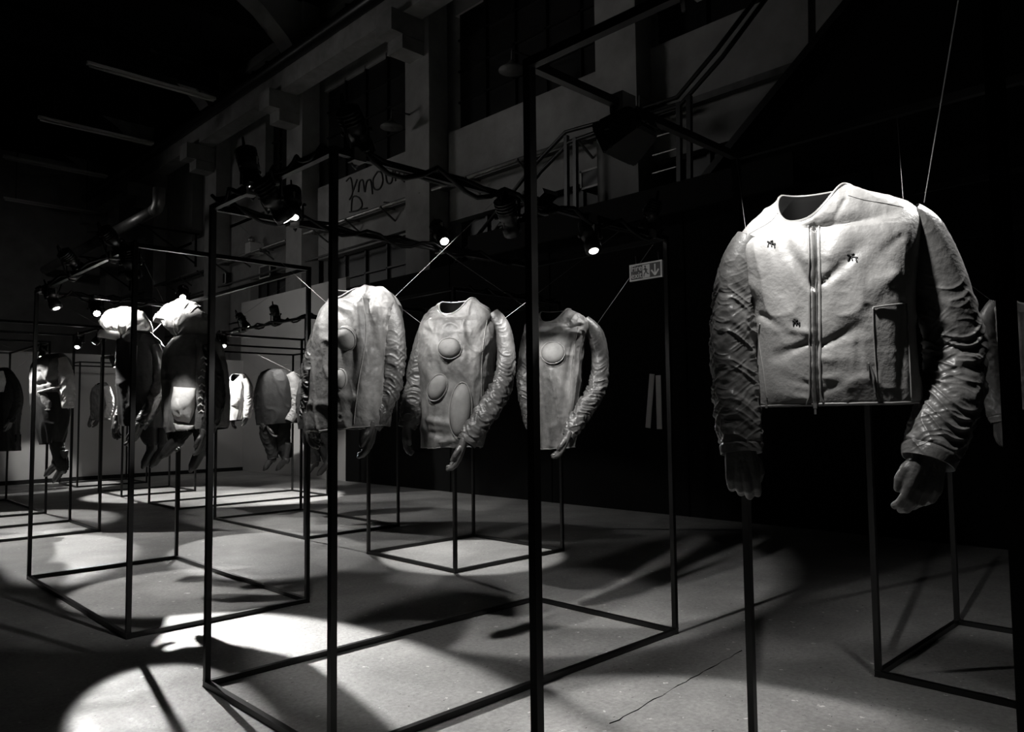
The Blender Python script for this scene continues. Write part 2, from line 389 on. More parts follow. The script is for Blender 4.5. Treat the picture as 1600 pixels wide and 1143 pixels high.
# wall fittings
def vent(px, py, wpx, hpx, label, X=XW-.18):
    a = on_x(px-wpx/2, py, X); b = on_x(px+wpx/2, py, X); h = abs(on_x(px, py-hpx/2, X).z-on_x(px, py+hpx/2, X).z)/2
    y0, y1 = a.y, b.y; z = (a.z+b.z)/2
    t = thing('wall_vent', label, 'vent', (X, (y0+y1)/2, z-h), 'framed vents on the long wall')
    bm = bmesh.new(); box(bm, (X+.02, y0, z-h), (XW+.3, y1, z+h)); from_bm('duct_box', bm, M_GLASSDARK, t)
    e = .035
    for p, q in (((y0, z-h), (y1, z-h+e)), ((y0, z+h-e), (y1, z+h)), ((y0, z-h), (y0-e, z+h)), ((y1+e, z-h), (y1, z+h))):
        bm = bmesh.new(); box(bm, (X, p[0], p[1]), (X+.04, q[0], q[1])); from_bm('frame_bar', bm, M_FRAME, t)
vent(413, 424, 17, 20, 'small square pale-framed vent on the wall above the white partition')
vent(466, 401, 15, 19, 'pale-framed vent higher up the wall, beside the pilaster foot')
vent(925, 277, 38, 30, 'wider framed vent beside the pilaster behind the stair posts')
vent(655, 307, 26, 26, 'dim framed vent right of the graffiti under the ledge')
vent(345, 436, 14, 18, 'dim small vent farthest along the wall')
o = None
p = on_x(393, 388, XW-.3)
t = thing('junction_box', 'small pale box fixed to the wall above the conduit', 'box', (p.x, p.y, p.z))
bm = bmesh.new(); box(bm, p-Vector((.12, .16, .16)), p+Vector((.3, .16, .16))); from_bm('casing', bm, M_FRAME, t)
bm = bmesh.new(); ellipsoid(bm, p+Vector((0, 0, .26)), .1, .1, .1); from_bm('lamp_head', bm, M_GALV, t, True)
# enamel pendant lamps near the wall
for k, (px, py) in enumerate(((612, 197), (800, 108), (1000, 185))):
    c = on_x(px, py, XW-.9); t = thing('shade_lamp', ['unlit shade lamp in front of the dark window left of the pilaster', 'unlit shade lamp near the top of the tallest cage post', 'unlit shade lamp behind the hanging floodlight'][k], 'lamp', c)
    bm = bmesh.new(); pipe(bm, [c+Vector((0, 0, .16)), c+Vector((0, 0, .1)), c+Vector((0, 0, 0)), c+Vector((0, 0, -.03))], [.04, .08, .24, .25], 20); from_bm('shade', bm, M_GREYMETAL, t, True)
    bm = bmesh.new(); pipe(bm, [c+Vector((0, 0, .15)), c+Vector((0, 0, .35)), c+Vector((.9, 0, .42))], .02, 8); from_bm('arm', bm, M_GREYMETAL, t, True)
# graffiti strokes on the plaster
gr = bmesh.new()
for pts in ([(541, 283), (548, 278), (551, 300), (546, 312)], [(551, 300), (558, 280)], [(560, 300), (562, 284), (567, 282), (570, 300), (573, 284), (579, 282), (582, 303)], [(590, 268), (583, 280), (584, 294), (593, 295), (598, 283), (596, 270), (590, 268)], [(602, 268), (605, 285), (612, 284), (614, 266)], [(618, 283), (618, 266), (625, 266), (623, 275), (632, 284)], [(634, 270), (643, 266)], [(549, 330), (551, 308), (561, 309), (566, 320), (560, 328), (546, 331)], [(563, 327), (574, 325)], [(600, 316), (608, 317)], [(636, 264), (630, 276), (640, 282), (650, 272)]):
    P = [on_x(x, y, XW-.012) for x, y in pts]
    P = [Vector(q) for q in spline([tuple(v) for v in P], len(P)*4)]
    pipe(gr, P, .022, 5)
o = from_bm('graffiti', gr, M_INK, wr); props(o, 'dark scrawled spray-paint letters')
# galvanised spiral duct with an elbow
p1 = on_x(246, 326, 8.2); t = thing('metal_duct', 'bright tin duct with a turned-up elbow high at left', 'duct', p1)
y1 = p1.y; bm = bmesh.new(); pipe(bm, [(8.2, y1+13, p1.z), (8.2, y1+5.7, p1.z)], .17, 16); from_bm('duct_section', bm, M_GALV, t, True)
bm = bmesh.new(); pipe(bm, [(8.2, y1+4.6, p1.z), (8.2, y1+.2, p1.z)], .17, 16); from_bm('duct_section', bm, M_GALV, t, True)
bm = bmesh.new(); pipe(bm, [(8.2, y1+.3, p1.z), (8.2, y1+.05, p1.z+.03), (8.2, y1-.1, p1.z+.16), (8.2, y1-.12, p1.z+.6)], .175, 16); from_bm('elbow', bm, M_GALV, t, True)
bm = bmesh.new(); pipe(bm, [(8.2, y1+5.75, p1.z), (8.2, y1+4.55, p1.z)], .2, 16); from_bm('collar', bm, M_STEEL, t, True)
for yy in (y1+1.6, y1+8): 
    bm = bmesh.new(); bar(bm, (8.2, yy, p1.z-.2), (XW-.3, yy, p1.z-.2), .06); bar(bm, (8.4, yy, p1.z-.2), (XW-.4, yy, p1.z-1.2), .05); bar(bm, (XW-.4, yy, p1.z-.2), (XW-.4, yy, p1.z-1.3), .06)
    from_bm('wall_bracket', bm, M_STEEL, t)
# upper wall pipe by the crane beam
o = None
bm = bmesh.new(); pipe(bm, [(XW-1.12, -5, 10.62), (XW-1.12, 35, 10.62)], .17, 12); o = from_bm('ceiling_pipe', bm, M_STEEL, None, True); props(o, 'long dark pipe lying along the top of the crane beam', 'pipe')
# roof beams with strip lamps
for k, (y, xa, xb, lb) in enumerate(((19.0, 5.0, 8.0, 'unlit strip lamp under the roof, nearest of the row'), (23.4, 5.0, 8.0, 'unlit strip lamp under the roof, second of the row'), (27.7, 5.0, 8.0, 'unlit strip lamp under the roof, third of the row'), (33.0, 6.0, 9.2, 'faint unlit strip lamp farthest under the roof'))):
    bm = bmesh.new(); box(bm, (-7, y-.15, 11.7), (XW-.5, y+.15, 12.3)); rb = from_bm('trim_%d' % (k+2), bm, M_NEARBLACK); rb['kind'] = 'structure'; rb['label'] = 'dark roof beam'
    t = thing('strip_lamp', lb, 'lamp', ((xa+xb)/2, y, 9.5), 'strip lamps under the roof beams')
    bm = bmesh.new(); box(bm, (xa, y-.06, 9.55), (xb, y+.06, 9.62)); from_bm('housing', bm, M_STRIP, t)
    bm = bmesh.new(); pipe(bm, [(xa+.05, y, 9.52), (xb-.05, y, 9.52)], .03, 8); from_bm('tube', bm, M_STRIP, t, True)
    for xx in (xa+.4, xb-.4): bm = bmesh.new(); bar(bm, (xx, y, 9.6), (xx, y, 11.75), .03); from_bm('hanging_rod', bm, M_STEEL, t)

# ------------------------------------------------------------------ cages
cages = dict(D=(1.74, 3.07, .38, 1.68), E=(4.27, 5.64, .3, 1.6), A=(1.705, 4.2, 2.82, 4.06), C=(1.708, 2.98, 5.29, 7.87), B=(4.44, 5.87, 5.28, 6.65),
             G=(4.45, 5.75, 7.95, 10.4), H=(1.7, 3.01, 10.44, 11.73), I=(1.7, 3.01, 13.0, 15.6), J=(4.56, 5.86, 14.6, 15.9), K=(4.56, 5.9, 17.3, 18.6), M=(4.53, 7.09, 11.9, 13.15))
clab = dict(D='square black steel tube frame around the collarless zip jacket', E='black steel tube frame at the right edge behind the zip jacket',
            A='long black steel tube frame holding the three padded tunics', C='long black steel tube frame holding the two hooded parkas',
            B='empty black steel tube frame standing on the bright floor behind the middle tunic', G='black steel tube frame around the two headless coats with boots',
            H='black steel tube frame around the coat with pale shirt and boots', I='black steel tube frame around the long dark coat at the left edge',
            J='empty low-lit steel frame behind the first parka, before the back partition', K='farthest black steel frame, around the tiny pale jacket', M='wide black steel frame around the small pale jacket by the white partition')
TB = .0295
for n, (x0, x1, y0, y1) in cages.items():
    t = thing('display_frame', clab[n], 'frame', ((x0+x1)/2, (y0+y1)/2, 0), 'steel display frames')
    h = TB/2
    for x in (x0, x1):
        for y in (y0, y1):
            bm = bmesh.new(); box(bm, (x-h, y-h, 0), (x+h, y+h, CH+h)); bmesh.ops.bevel(bm, geom=bm.edges[:], offset=.002, segments=1); from_bm('post', bm, M_STEEL, t)
            bm = bmesh.new(); box(bm, (x-h*1.1, y-h*1.1, .0), (x+h*1.1, y+h*1.1, .006))
            for z in (TB+.002,): box(bm, (x-h*1.12, y-h*1.12, z), (x+h*1.12, y+h*1.12, z+.004))
            from_bm('weld', bm, M_STEEL, t)
    for z, nm in ((h+.002, 'base_rail'), (CH, 'top_rail')):
        for y in (y0, y1): bm = bmesh.new(); box(bm, (x0+h, y-h, z-h), (x1-h, y+h, z+h)); from_bm(nm, bm, M_STEEL, t)
        for x in (x0, x1): bm = bmesh.new(); box(bm, (x-h, y0+h, z-h), (x+h, y1-h, z+h)); from_bm(nm, bm, M_STEEL, t)

# ------------------------------------------------------------------ spotlights
def spotlight(rail_pt, aim, label, power=0, angle=50, lens=None, up=False, blend=.5, size=.028, sc=1.0, group='spotlights clamped to the frames'):
    rp = Vector(rail_pt); aim = Vector(aim)
    c = rp+Vector((0, 0, .13*sc if up else -.13*sc))
    d = (aim-c).normalized(); q = d.to_track_quat('Z', 'Y'); Mx = q.to_matrix()
    t = thing('spotlight', label, 'spotlight', rp, group)
    def L(x, y, z): return c+Mx@Vector((x*sc, y*sc, z*sc))
    bm = bmesh.new()
    prof = [(-.14, .03), (-.135, .045), (-.06, .055), (-.055, .062), (0, .062), (.005, .05), (.06, .05), (.063, .058), (.12, .058)]
    pipe(bm, [L(0, 0, z) for z, r in prof], [r*sc for z, r in prof], 18, True)
    from_bm('housing', bm, M_LAMP, t, True)
    bm = bmesh.new()
    for k in range(4): pipe(bm, [L(0, 0, -.12+k*.02), L(0, 0, -.112+k*.02)], [.066*sc, .066*sc], 14)
    from_bm('cooling_fins', bm, M_LAMP, t)
    bm = bmesh.new(); pipe(bm, [L(0, 0, .121), L(0, 0, .127), L(0, 0, .131)], [.034*sc, .03*sc, .012*sc], 16); from_bm('lens', bm, lens or M_LENSOFF, t, True)
    side = Mx@Vector((1, 0, 0)); side = Vector((side.x, side.y, 0)).normalized()
    bm = bmesh.new(); top = rp+Vector((0, 0, .02*sc if up else -.02*sc))
    for s in (-1, 1): bar(bm, c+side*s*.07*sc, top+side*s*.07*sc, .02*sc, .005)
    bar(bm, top-side*.07*sc, top+side*.07*sc, .02*sc, .006)
    from_bm('yoke', bm, M_STEEL, t)
    for k in (-1, 1): bm = bmesh.new(); ellipsoid(bm, c+side*.08*sc*k, .014*sc, .014*sc, .014*sc, None, 8); from_bm('knob', bm, M_BLACK, t)
    bm = bmesh.new(); box(bm, rp-Vector((.03, .03, .028)), rp+Vector((.03, .03, .028))); from_bm('clamp', bm, M_GREYMETAL, t)
    bm = bmesh.new(); a = L(0, 0, -.14); b = rp+Vector((.1, .12, .03)); m1 = a*.6+b*.4+Vector((0, 0, -.16)); pipe(bm, [Vector(v) for v in spline([tuple(a), tuple(a-d*.05), tuple(m1), tuple(b)], 10)], .006, 6); from_bm('power_cord', bm, M_CABLE, t, True)
    bm = bmesh.new(); s = L(0, .06, -.03); bar(bm, s-Vector((0, 0, .02)), s+Vector((0, 0, .02)), .03*sc, .004); from_bm('sticker', bm, M_STICKER, t)
    if power:
        l = add_light('lamp_beam', 'SPOT', L(0, 0, .14), aim, power, size, angle, blend)
        l.name = 'lamp_beam'
    return t
SPOTS = [
 # frame D, round the zip jacket (outside the picture, above)
 ((1.74, 1.04, CH), (2.45, .98, 1.92), 'spotlight over the zip jacket, out at its front left', 150, 64, M_LENS, True, .9),
 ((3.07, .5, CH), (3.15, 1.45, .0), 'added unseen spotlight behind the zip jacket, brightening the floor', 170, 60, M_LENSD, True, .2),  # added out of view to brighten the floor at right
 ((3.07, .40, CH), (2.5, .85, 1.9), 'spotlight behind and right of the zip jacket', 110, 46, M_LENS, True, .5),
 # frame A
 ((1.705, 3.36, CH), (2.35, 3.42, 1.75), 'lit spotlight with a bright downward lens on the near frame, left side', 75, 84, M_LENS, False, .3),
 ((1.705, 3.62, CH), (2.0, 2.9, .0), 'spotlight with cable loop standing at left end of the near frame', 80, 52, M_LENSD, True, .2),
 ((1.82, 2.82, CH), (3.0, 3.38, 1.5), 'spotlight standing on the rail beside the second post, aimed at the tunics', 200, 46, M_LENSD, True, .2),
 ((2.18, 4.06, CH), (1.9, 3.3, 1.0), 'large spotlight with round body on the left long rail of the near frame', 0, 50, M_LENSD, True, .5),
 ((2.75, 2.82, CH), (3.85, 3.4, 1.25), 'spotlight hanging left of the tallest post, glinting lens', 130, 42, M_LENSD, False, .2),
 ((3.42, 2.82, CH), (2.9, 1.75, .0), 'spotlight hanging just right of the tallest post among cables', 95, 42, M_LENSD, False, .25),
 ((4.02, 2.82, CH), (3.9, 4.0, .0), 'dark spotlight at the right end of the tunic frame, above the exit sign', 45, 62, M_LENS, True, .5),
 ((3.3, 4.06, CH), (2.5, 1.6, 0.2), 'bright lit spotlight glaring above the middle tunic', 190, 46, M_LENS, True, .2),
 # frame C
 ((2.98, 7.8, CH), (2.0, 5.3, 1.0), 'dazzling spotlight shining forward above the second parka', 2400, 37, M_LENS, True, .2),
 ((1.708, 5.38, CH), (2.2, 5.85, 1.38), 'spotlight at the near corner of the parka frame, hanging low', 70, 26, M_LENSD, False, .3),
 ((1.708, 5.75, CH), (2.25, 6.08, 2.3), 'spotlight on the left rail of the parka frame, next to its near corner', 130, 44, M_LENSD, True, .3),
 ((1.708, 6.75, CH), (2.2, 7.0, 2.3), 'spotlight halfway along the parka frame with a pale sticker', 130, 44, M_LENSD, True, .3),
 ((1.708, 7.35, CH), (2.5, 6.5, .0), 'spotlight hanging under the far end of the parka frame', 230, 40, M_LENSD, False, .25),
 ((2.2, 7.87, CH), (1.46, 3.9, .0), 'small lit spotlight on the far short rail of the parka frame', 900, 11.5, M_LENS, False, .3),
 # frame B, G
 ((5.2, 6.65, CH), (5.1, 5.9, .0), 'dim spotlight above the middle tunic on the empty frame', 300, 42, M_LENSD, False, .2),
 ((4.45, 9.6, CH), (5.5, 8.9, .9), 'spotlight standing up above the bright white partition, left one', 130, 72, M_LENSD, True, .2),
 ((4.45, 8.7, CH), (5.3, 9.4, 1.1), 'spotlight standing up above the white partition, right one', 170, 74, M_LENSD, True, .2),
 ((4.45, 10.2, CH), (3.9, 7.9, 0.0), 'spotlight hanging beside the second parka, lens down', 300, 34, M_LENSD, False, .2),
 ((5.75, 9.6, CH), tuple(on_x(464, 672, 8.9)), 'spotlight whose beam lands on the white partition', 3000, 8.5, M_LENSD, False, .2),
 ((4.9, 7.95, CH), (4.6, 6.6, .0), 'spotlight on the short rail behind the left tunic, lens toward the camera', 60, 34, M_LENSD, False, .3),
 # H, I, J, K, M
 ((3.01, 10.6, CH), (2.4, 11.0, 1.5), 'spotlight hanging over the coat with pale shirt', 160, 60, M_LENSD, False, .25),
 ((3.01, 11.5, CH), (1.9, 9.5, .0), 'lit spotlight past the coat with pale shirt', 420, 44, M_LENS, False, .25),
 ((1.7, 11.0, CH), (2.5, 9.6, .0), 'spotlight at the left edge above the dark coat frame', 420, 62, M_LENSD, True, .25),
 ((3.01, 13.4, CH), (2.5, 12.6, .3), 'small far spotlight left of the pale shirt coat, glowing', 260, 62, M_LENS, False, .25),
 ((4.56, 15.2, CH), (5.2, 14.6, .0), 'far spotlight on the frame before the back partition', 420, 62, M_LENSD, False, .25),
 ((5.9, 17.9, CH), (5.1, 18.0, 1.3), 'farthest spotlight over the tiny pale jacket', 300, 60, M_LENSD, False, .25),
 ((4.6, 12.5, CH), (5.8, 12.5, 1.4), 'far spotlight lighting the small pale jacket near the white partition', 300, 66, M_LENS, False, .25),
 ((6.8, 11.9, CH), (6.3, 12.6, .0), 'far spotlight at the right end of the wide frame', 500, 66, M_LENSD, False, .25),
 # E
 ((4.4, 1.6, CH), (4.8, 1.1, 1.7), 'spotlight over the jacket at the right edge', 10, 50, M_LENSD, False, .25),
]
def floodlight(rp, aim, label, power, angle):
    rp = Vector(rp); aim = Vector(aim); c = rp-Vector((0, 0, .12)); d = (aim-c).normalized(); Mx = d.to_track_quat('Z', 'Y').to_matrix()
    t = thing('floodlight', label, 'floodlight', rp)
    bm = bmesh.new(); prof = ((-.10, .05, .04), (-.09, .07, .05), (.02, .10, .062), (.05, .105, .065)); rings = []
    for z, a, b in prof: rings.append([bm.verts.new(c+Mx@Vector((x*a, y*b, z))) for x, y in ((-1, -1), (1, -1), (1, 1), (-1, 1))])
    for p, q in zip(rings, rings[1:]):
        for k in range(4): bm.faces.new((p[k], p[(k+1) % 4], q[(k+1) % 4], q[k]))
    bm.faces.new(rings[0][::-1]); bm.faces.new(rings[-1]); bmesh.ops.bevel(bm, geom=bm.edges[:], offset=.006, segments=2); from_bm('housing', bm, M_LAMP, t)
    bm = bmesh.new(); V = [c+Mx@Vector((x*.09, y*.055, .056)) for x, y in ((-1, -1), (1, -1), (1, 1), (-1, 1))]; W = [v+d*.003 for v in V]
    A = [bm.verts.new(v) for v in V]; B = [bm.verts.new(v) for v in W]; bm.faces.new(A[::-1]); bm.faces.new(B)
    for k in range(4): bm.faces.new((A[k], A[(k+1) % 4], B[(k+1) % 4], B[k]))
    from_bm('lens', bm, M_LENSOFF, t)
    for k in (-1, 1):
        bm = bmesh.new(); s_ = Mx@Vector((1, 0, 0)); bar(bm, c+s_*k*.11, rp+s_*k*.05-Vector((0, 0, .02)), .02, .006); from_bm('yoke_arm', bm, M_STEEL, t)
    for k in range(4):
        bm = bmesh.new(); bar(bm, c+Mx@Vector((k*.03-.045, -.03, -.11)), c+Mx@Vector((k*.03-.045, .03, -.11)), .006, .02); from_bm('cooling_fin', bm, M_LAMP, t)
    bm = bmesh.new(); box(bm, rp-Vector((.04, .03, .03)), rp+Vector((.04, .03, .04))); from_bm('clamp', bm, M_GREYMETAL, t)
    if power: add_light('lamp_beam', 'SPOT', c+d*.08, aim, power, .025, angle, .6)
floodlight((2.24, 1.68, CH), (2.08, 3.44, 1.62), 'black box floodlight hanging from the rail right of the tallest post', 150, 25)
for s in SPOTS: spotlight(*s[:3], power=s[3], angle=s[4], lens=s[5], up=s[6], blend=s[7], sc=.85)

# cables draped on top rails
def cable(a, b, label, n=26, r=.011, strands=3, sag=.03):
    a, b = Vector(a), Vector(b); bm = bmesh.new(); side = (b-a).cross(Vector((0, 0, 1))).normalized()
    for s in range(strands):
        P = []
        for i in range(n+1):
            u = i/n; wv = math.sin(u*PI*(5+s*2)+s)*.012
            dz = .022+.012*s - abs(math.sin(u*PI*(3+s)))*sag*(1.6 if s == strands-1 else .6)
            P.append(a.lerp(b, u)+side*((s-1)*.02+wv)+Vector((0, 0, dz+random.uniform(-.004, .004))))
        pipe(bm, P, r, 6)
    o = from_bm('cable_run', bm, M_CABLE, None, True); props(o, label, 'cable', 'cables along the top rails')
cable((1.705, 4.0, CH), (1.705, 2.9, CH), 'black cables over the short near rail of the tunic frame')
cable((1.8, 4.06, CH), (4.1, 4.06, CH), 'black cables along the left long rail of the tunic frame', sag=.05)
cable((1.8, 2.82, CH), (4.15, 2.82, CH), 'black cables bunched along the right long rail of the tunic frame', sag=.06, r=.013)
cable((1.708, 5.4, CH), (1.708, 7.8, CH), 'black cables over the left rail of the parka frame')
cable((1.75, 7.87, CH), (2.95, 7.87, CH), 'black cables over the far rail of the parka frame', sag=.06)
cable((4.45, 8.0, CH), (4.45, 10.35, CH), 'black cables on the rail before the white partition', sag=.05)
cable((4.5, 7.95, CH), (5.7, 7.95, CH), 'black cables on the short rail above the boot coats')
cable((4.6, 5.28, CH), (5.8, 5.28, CH), 'black cables behind the middle tunic neckline')

# ------------------------------------------------------------------ garments
def surface_tools(me):
    return BVHTree.FromPolygons([v.co for v in me.vertices], [tuple(p.vertices) for p in me.polygons])
def hit(bvh, px, py, off=0.0):
    d = ray(px, py).normalized(); loc, nor, _, _ = bvh.ray_cast(CAM, d)
    if loc is None:
        return None
    if nor.dot(d) > 0: nor = -nor
    return loc+nor*off, nor
def fold_field(P, strokes):
    px, py = to_px(P.reshape(-1, 3)); D = np.zeros(len(px))
    for (ax, ay), (bx, by), amp, wd in strokes:
        dx, dy = bx-ax, by-ay; L2 = dx*dx+dy*dy; t = ((px-ax)*dx+(py-ay)*dy)/L2; tc = np.clip(t, 0, 1)
        d2 = (px-ax-tc*dx)**2+(py-ay-tc*dy)**2; w2 = wd*(.6+.8*tc)
        D += amp*np.exp(-d2/(w2*w2))*(1-.55*tc)
    return D.reshape(P.shape[:2])
def make_torso(name, rings, Z, dZ, nphi=180, nt=150, strokes=(), amp=.004, fr=9, fine=.0012, seed=0, n=2.4, thick=.006, inner=.22, vfold=0.0, mat_=None, parent=None):
    """rings: hem to neck, (pyL, xL, pyR, xR, depth, front dip px); right side nearer by dZ"""
    K = spline(rings, nt)
    pa = (K[:, 0]+K[:, 2])/2; dipe = max(K[-1, 5], 0); E = pa[-1]+dipe
    if dipe > 0:      # the front edge drops steadily to the neckline without folding over itself
        i0 = int(np.where(pa > E+.45*dipe)[0].max()); i0 = min(i0, nt-8)
        for i in range(i0, nt): K[i, 5] = E+(pa[i0]-E)*(1-(i-i0)/(nt-1-i0))-pa[i]
        K[:i0, 5] = 0
    ph = np.linspace(0, 2*PI, nphi, endpoint=False); rows = []
    c, s = np.cos(ph), np.sin(ph)
    cs = np.sign(c)*np.abs(c)**(2/n); sn = np.sign(s)*np.abs(s)**(2/n)
    for (yl, xl, yr, xr, b, dip) in K:
        A = np.array(at(xl, yl, Z+dZ)); B = np.array(at(xr, yr, Z-dZ)); cen = (A+B)/2; lat = (B-A)/2
        f = np.cross(lat, [0, 0, 1]); f = f/np.linalg.norm(f)*b
        if f@np.array(FW) > 0: f = -f
        row = cen+cs[:, None]*lat+sn[:, None]*f
        row[:, 2] -= dip/F_PX*Z*np.maximum(0, s)**1.6
        rows.append(row)
    P = np.array(rows)
    Nn = grid_normals(P)
    cen = P.mean(axis=1, keepdims=True)
    sgn = np.sign((Nn*(P-cen)).sum()); Nn *= sgn
    tt = np.linspace(0, 1, nt)[:, None]; edge = np.clip((1-tt)*12, 0, 1)
    x, y, z = P[..., 0], P[..., 1], P[..., 2]
    D = amp*fbm(x*fr*.6, y*fr*.6, z*fr*.45, 3, seed)+amp*.7*np.maximum(0, ridged(x*fr*1.3+z*2, y*fr*1.3, z*fr*.8, seed+5))**2
    D += fine*ridged(x*fr*5, y*fr*5, z*fr*4, seed+9)*(vnoise(x*6, y*6, z*6, seed+2) > 0)
    if vfold: D += vfold*np.sin(ph*9+2*vnoise(ph*2, tt*2, 0*tt, seed))[None, :].reshape(1, -1)*np.ones_like(tt)*(1-tt)*.5 if False else vfold*(1-tt)*ridged(ph[None, :]*2.6, tt*1.2, 0*tt+seed, seed+3)
    if len(strokes): D += fold_field(P, strokes)*(s[None, :] > -.1)
    P = P+Nn*(D*edge)[..., None]
    # lining: turn in at neck and hem
    top = P[-1]; tc = top.mean(0); bot = P[0]; bc = bot.mean(0)
    def shrink(r, cc, k, dz): q = cc+(r-cc)*k; q = q.copy(); q[:, 2] += dz; return q
    ka = 1-thick/np.linalg.norm(top-tc, axis=1).mean(); kb = 1-thick/np.linalg.norm(bot-bc, axis=1).mean()
    outer = grid_mesh(name, P); o = link(name, outer, mat_, parent)
    lin = np.array([shrink(bot, bc, kb, inner*1.3), shrink(bot, bc, kb, inner*.5), shrink(bot, bc, kb, .0), bot])
    lt = np.array([top, shrink(top, tc, ka, .0), shrink(top, tc, ka*.97, -.02), shrink(top, tc, ka*.93, -.06), shrink(top, tc, ka*.9, -inner)])
    link('lining', grid_mesh('lining', lt), M_LINING, o); link('lining', grid_mesh('lining', lin), M_LINING, o)
    return o, outer, P
def make_sleeve(name, keys, Z, mat_, parent, nphi=96, ns=220, amp=.008, fr=26, seed=0, start=.15, band=None, flat=.85):
    """keys: (px, py, radius px, depth offset)"""
    K = spline(keys, ns); C = np.array([tuple(at(k[0], k[1], Z+k[3])) for k in K]); rad = K[:, 2]/F_PX*Z
    T = np.gradient(C, axis=0); T /= np.linalg.norm(T, axis=1, keepdims=True)
    f = np.array(FW); X = np.cross(T, f); X /= np.linalg.norm(X, axis=1, keepdims=True); Y = np.cross(X, T)
    ph = np.linspace(0, 2*PI, nphi, endpoint=False); c, s = np.cos(ph), np.sin(ph)
    arc = np.concatenate([[0], np.cumsum(np.linalg.norm(np.diff(C, axis=0), axis=1))]); S = arc[:, None]; t = S/arc[-1]
    prof = np.clip((t-start)/.3, .12, 1)*np.clip((1-t)/.06, 0, 1)
    tw = .35*np.sin(ph*2+seed)[None, :]/fr*2
    r1 = ridged((S+tw)*fr*1.5, c[None]*.95+seed, s[None]*.95, seed)
    r2 = ridged((S-tw)*fr*2.9, c[None]*1.6, s[None]*1.6+seed, seed+4)
    D = amp*prof*(np.abs((r1+1)/2)**1.5*1.15-.45+.4*np.abs((r2+1)/2)**1.6)+amp*.35*fbm(S*6, c[None]*1.2, s[None]*1.2, 2, seed+8)
    if band:
        D += .003*(t > band)*1.0-.004*np.exp(-((t-band)/.006)**2)
    rr = rad[:, None]+D
    P = C[:, None, :]+X[:, None, :]*(rr*c)[..., None]+Y[:, None, :]*(rr*s*flat)[..., None]
    end = P[-1]; ec = end.mean(0); ins = [ec+(end-ec)*.93, ec+(end-ec)*.9-T[-1]*.05]
    P = np.concatenate([P, np.array(ins)])
    me = grid_mesh(name, P); return link(name, me, mat_, parent)

def remeshed(name, bm, voxel, m, smooth=4):
    me = bpy.data.meshes.new(name); bm.to_mesh(me); bm.free()
    o = bpy.data.objects.new(name+'_tmp', me); COL.objects.link(o)
    md = o.modifiers.new('r', 'REMESH'); md.mode = 'VOXEL'; md.voxel_size = voxel; md.use_smooth_shade = True
    sm = o.modifiers.new('s', 'SMOOTH'); sm.iterations = smooth; sm.factor = .5
    dg = bpy.context.evaluated_depsgraph_get(); out = bpy.data.meshes.new_from_object(o.evaluated_get(dg))
    bpy.data.objects.remove(o); out.name = name; out.materials.clear(); out.materials.append(m)
    out.polygons.foreach_set('use_smooth', [True]*len(out.polygons)); return out
def hand_mesh(name, curl, seed, voxel=.0032):
    rnd = random.Random(seed); bm = bmesh.new()
    xs = (-.039, -.013, .013, .038); L = (.066, .082, .088, .078)
    for i, x in enumerate(xs):
        k = Vector((x, .004*(i % 2), -.095+.006*abs(i-1.5)))
        pipe(bm, [(x*.55, 0, .03), (x*.75, .002, -.03), k], [.024, .023, .0165], 10)
        a = curl*(.8+.12*(3-i)+rnd.uniform(-.1, .1)); p = k; P = [p]; ang = a*.5
        for seg, fct in ((.42, 1), (.33, 1.25), (.25, 1.0)):
            p = p+Vector(((x*.05), math.sin(ang), -math.cos(ang)))*L[i]*seg*1.0; P.append(p); ang += a*.75*fct
        pipe(bm, P, [.0155, .0145, .0135, .011], 10)
        for q, r in zip(P, (.0165, .0148, .0138, .0112)): ellipsoid(bm, q, r, r, r, None, 10)
    ellipsoid(bm, Vector((0, .006, -.045)), .042, .025, .06)
    P = [Vector((.022, .006, -.012)), Vector((.046, .016, -.045)), Vector((.052, .026, -.075)), Vector((.046, .034, -.1))]
    pipe(bm, P, [.021, .018, .0155, .012], 10)
    for q, r in zip(P[1:], (.0182, .0158, .0122)): ellipsoid(bm, q, r, r, r, None, 10)
    return remeshed(name, bm, voxel, M_GLOVE, 3)
def boot_mesh(name):
    bm = bmesh.new()
    pipe(bm, [(0, 0, .16), (0, 0, .05), (0, .005, -.04), (0, -.02, -.09)], [.058, .05, .045, .042], 14)
    P = [(0, .01, -.09), (0, -.025, -.135), (0, -.05, -.18), (0, -.075, -.225), (0, -.1, -.265)]
    pipe(bm, P, [.048, .046, .044, .04, .018], 14)
    for q, r in zip(P, (.05, .046, .044, .04, .018)): ellipsoid(bm, Vector(q), r, r, r, None, 10)
    ellipsoid(bm, Vector((0, .035, -.1)), .038, .03, .05)
    return remeshed(name, bm, .007, M_BOOT, 3)
HAND = hand_mesh('glove', .5, 1); HAND_TIGHT = hand_mesh('glove', .68, 2); BOOT = boot_mesh('boot')
def place(me, name, parent, loc, direction, palm, scale=1.0, mirror=False, m=None):
    """local -Z goes along direction, +Y (palm) as close as possible to palm"""
    z = -Vector(direction).normalized(); y = Vector(palm); y = (y-z*y.dot(z)).normalized(); x = y.cross(z)
    if mirror: x = -x
    M = Matrix((x*scale, y*scale, z*scale)).transposed().to_4x4(); M.translation = Vector(loc)-parent.location
    o = bpy.data.objects.new(name, me); COL.objects.link(o); o.parent = parent; o.matrix_local = M
    if m is not None and len(o.material_slots): o.material_slots[0].link = 'OBJECT'; o.material_slots[0].material = m
    return o
def glove(parent, a, b, Z, palm=None, scale=1.0, mirror=False, tight=False, dz=0):
    A = at(*a, Z+dz); B = at(*b, Z+dz)
    return place(HAND_TIGHT if tight else HAND, 'glove', parent, A, B-A, palm or (RT if not mirror else -RT), scale, mirror)
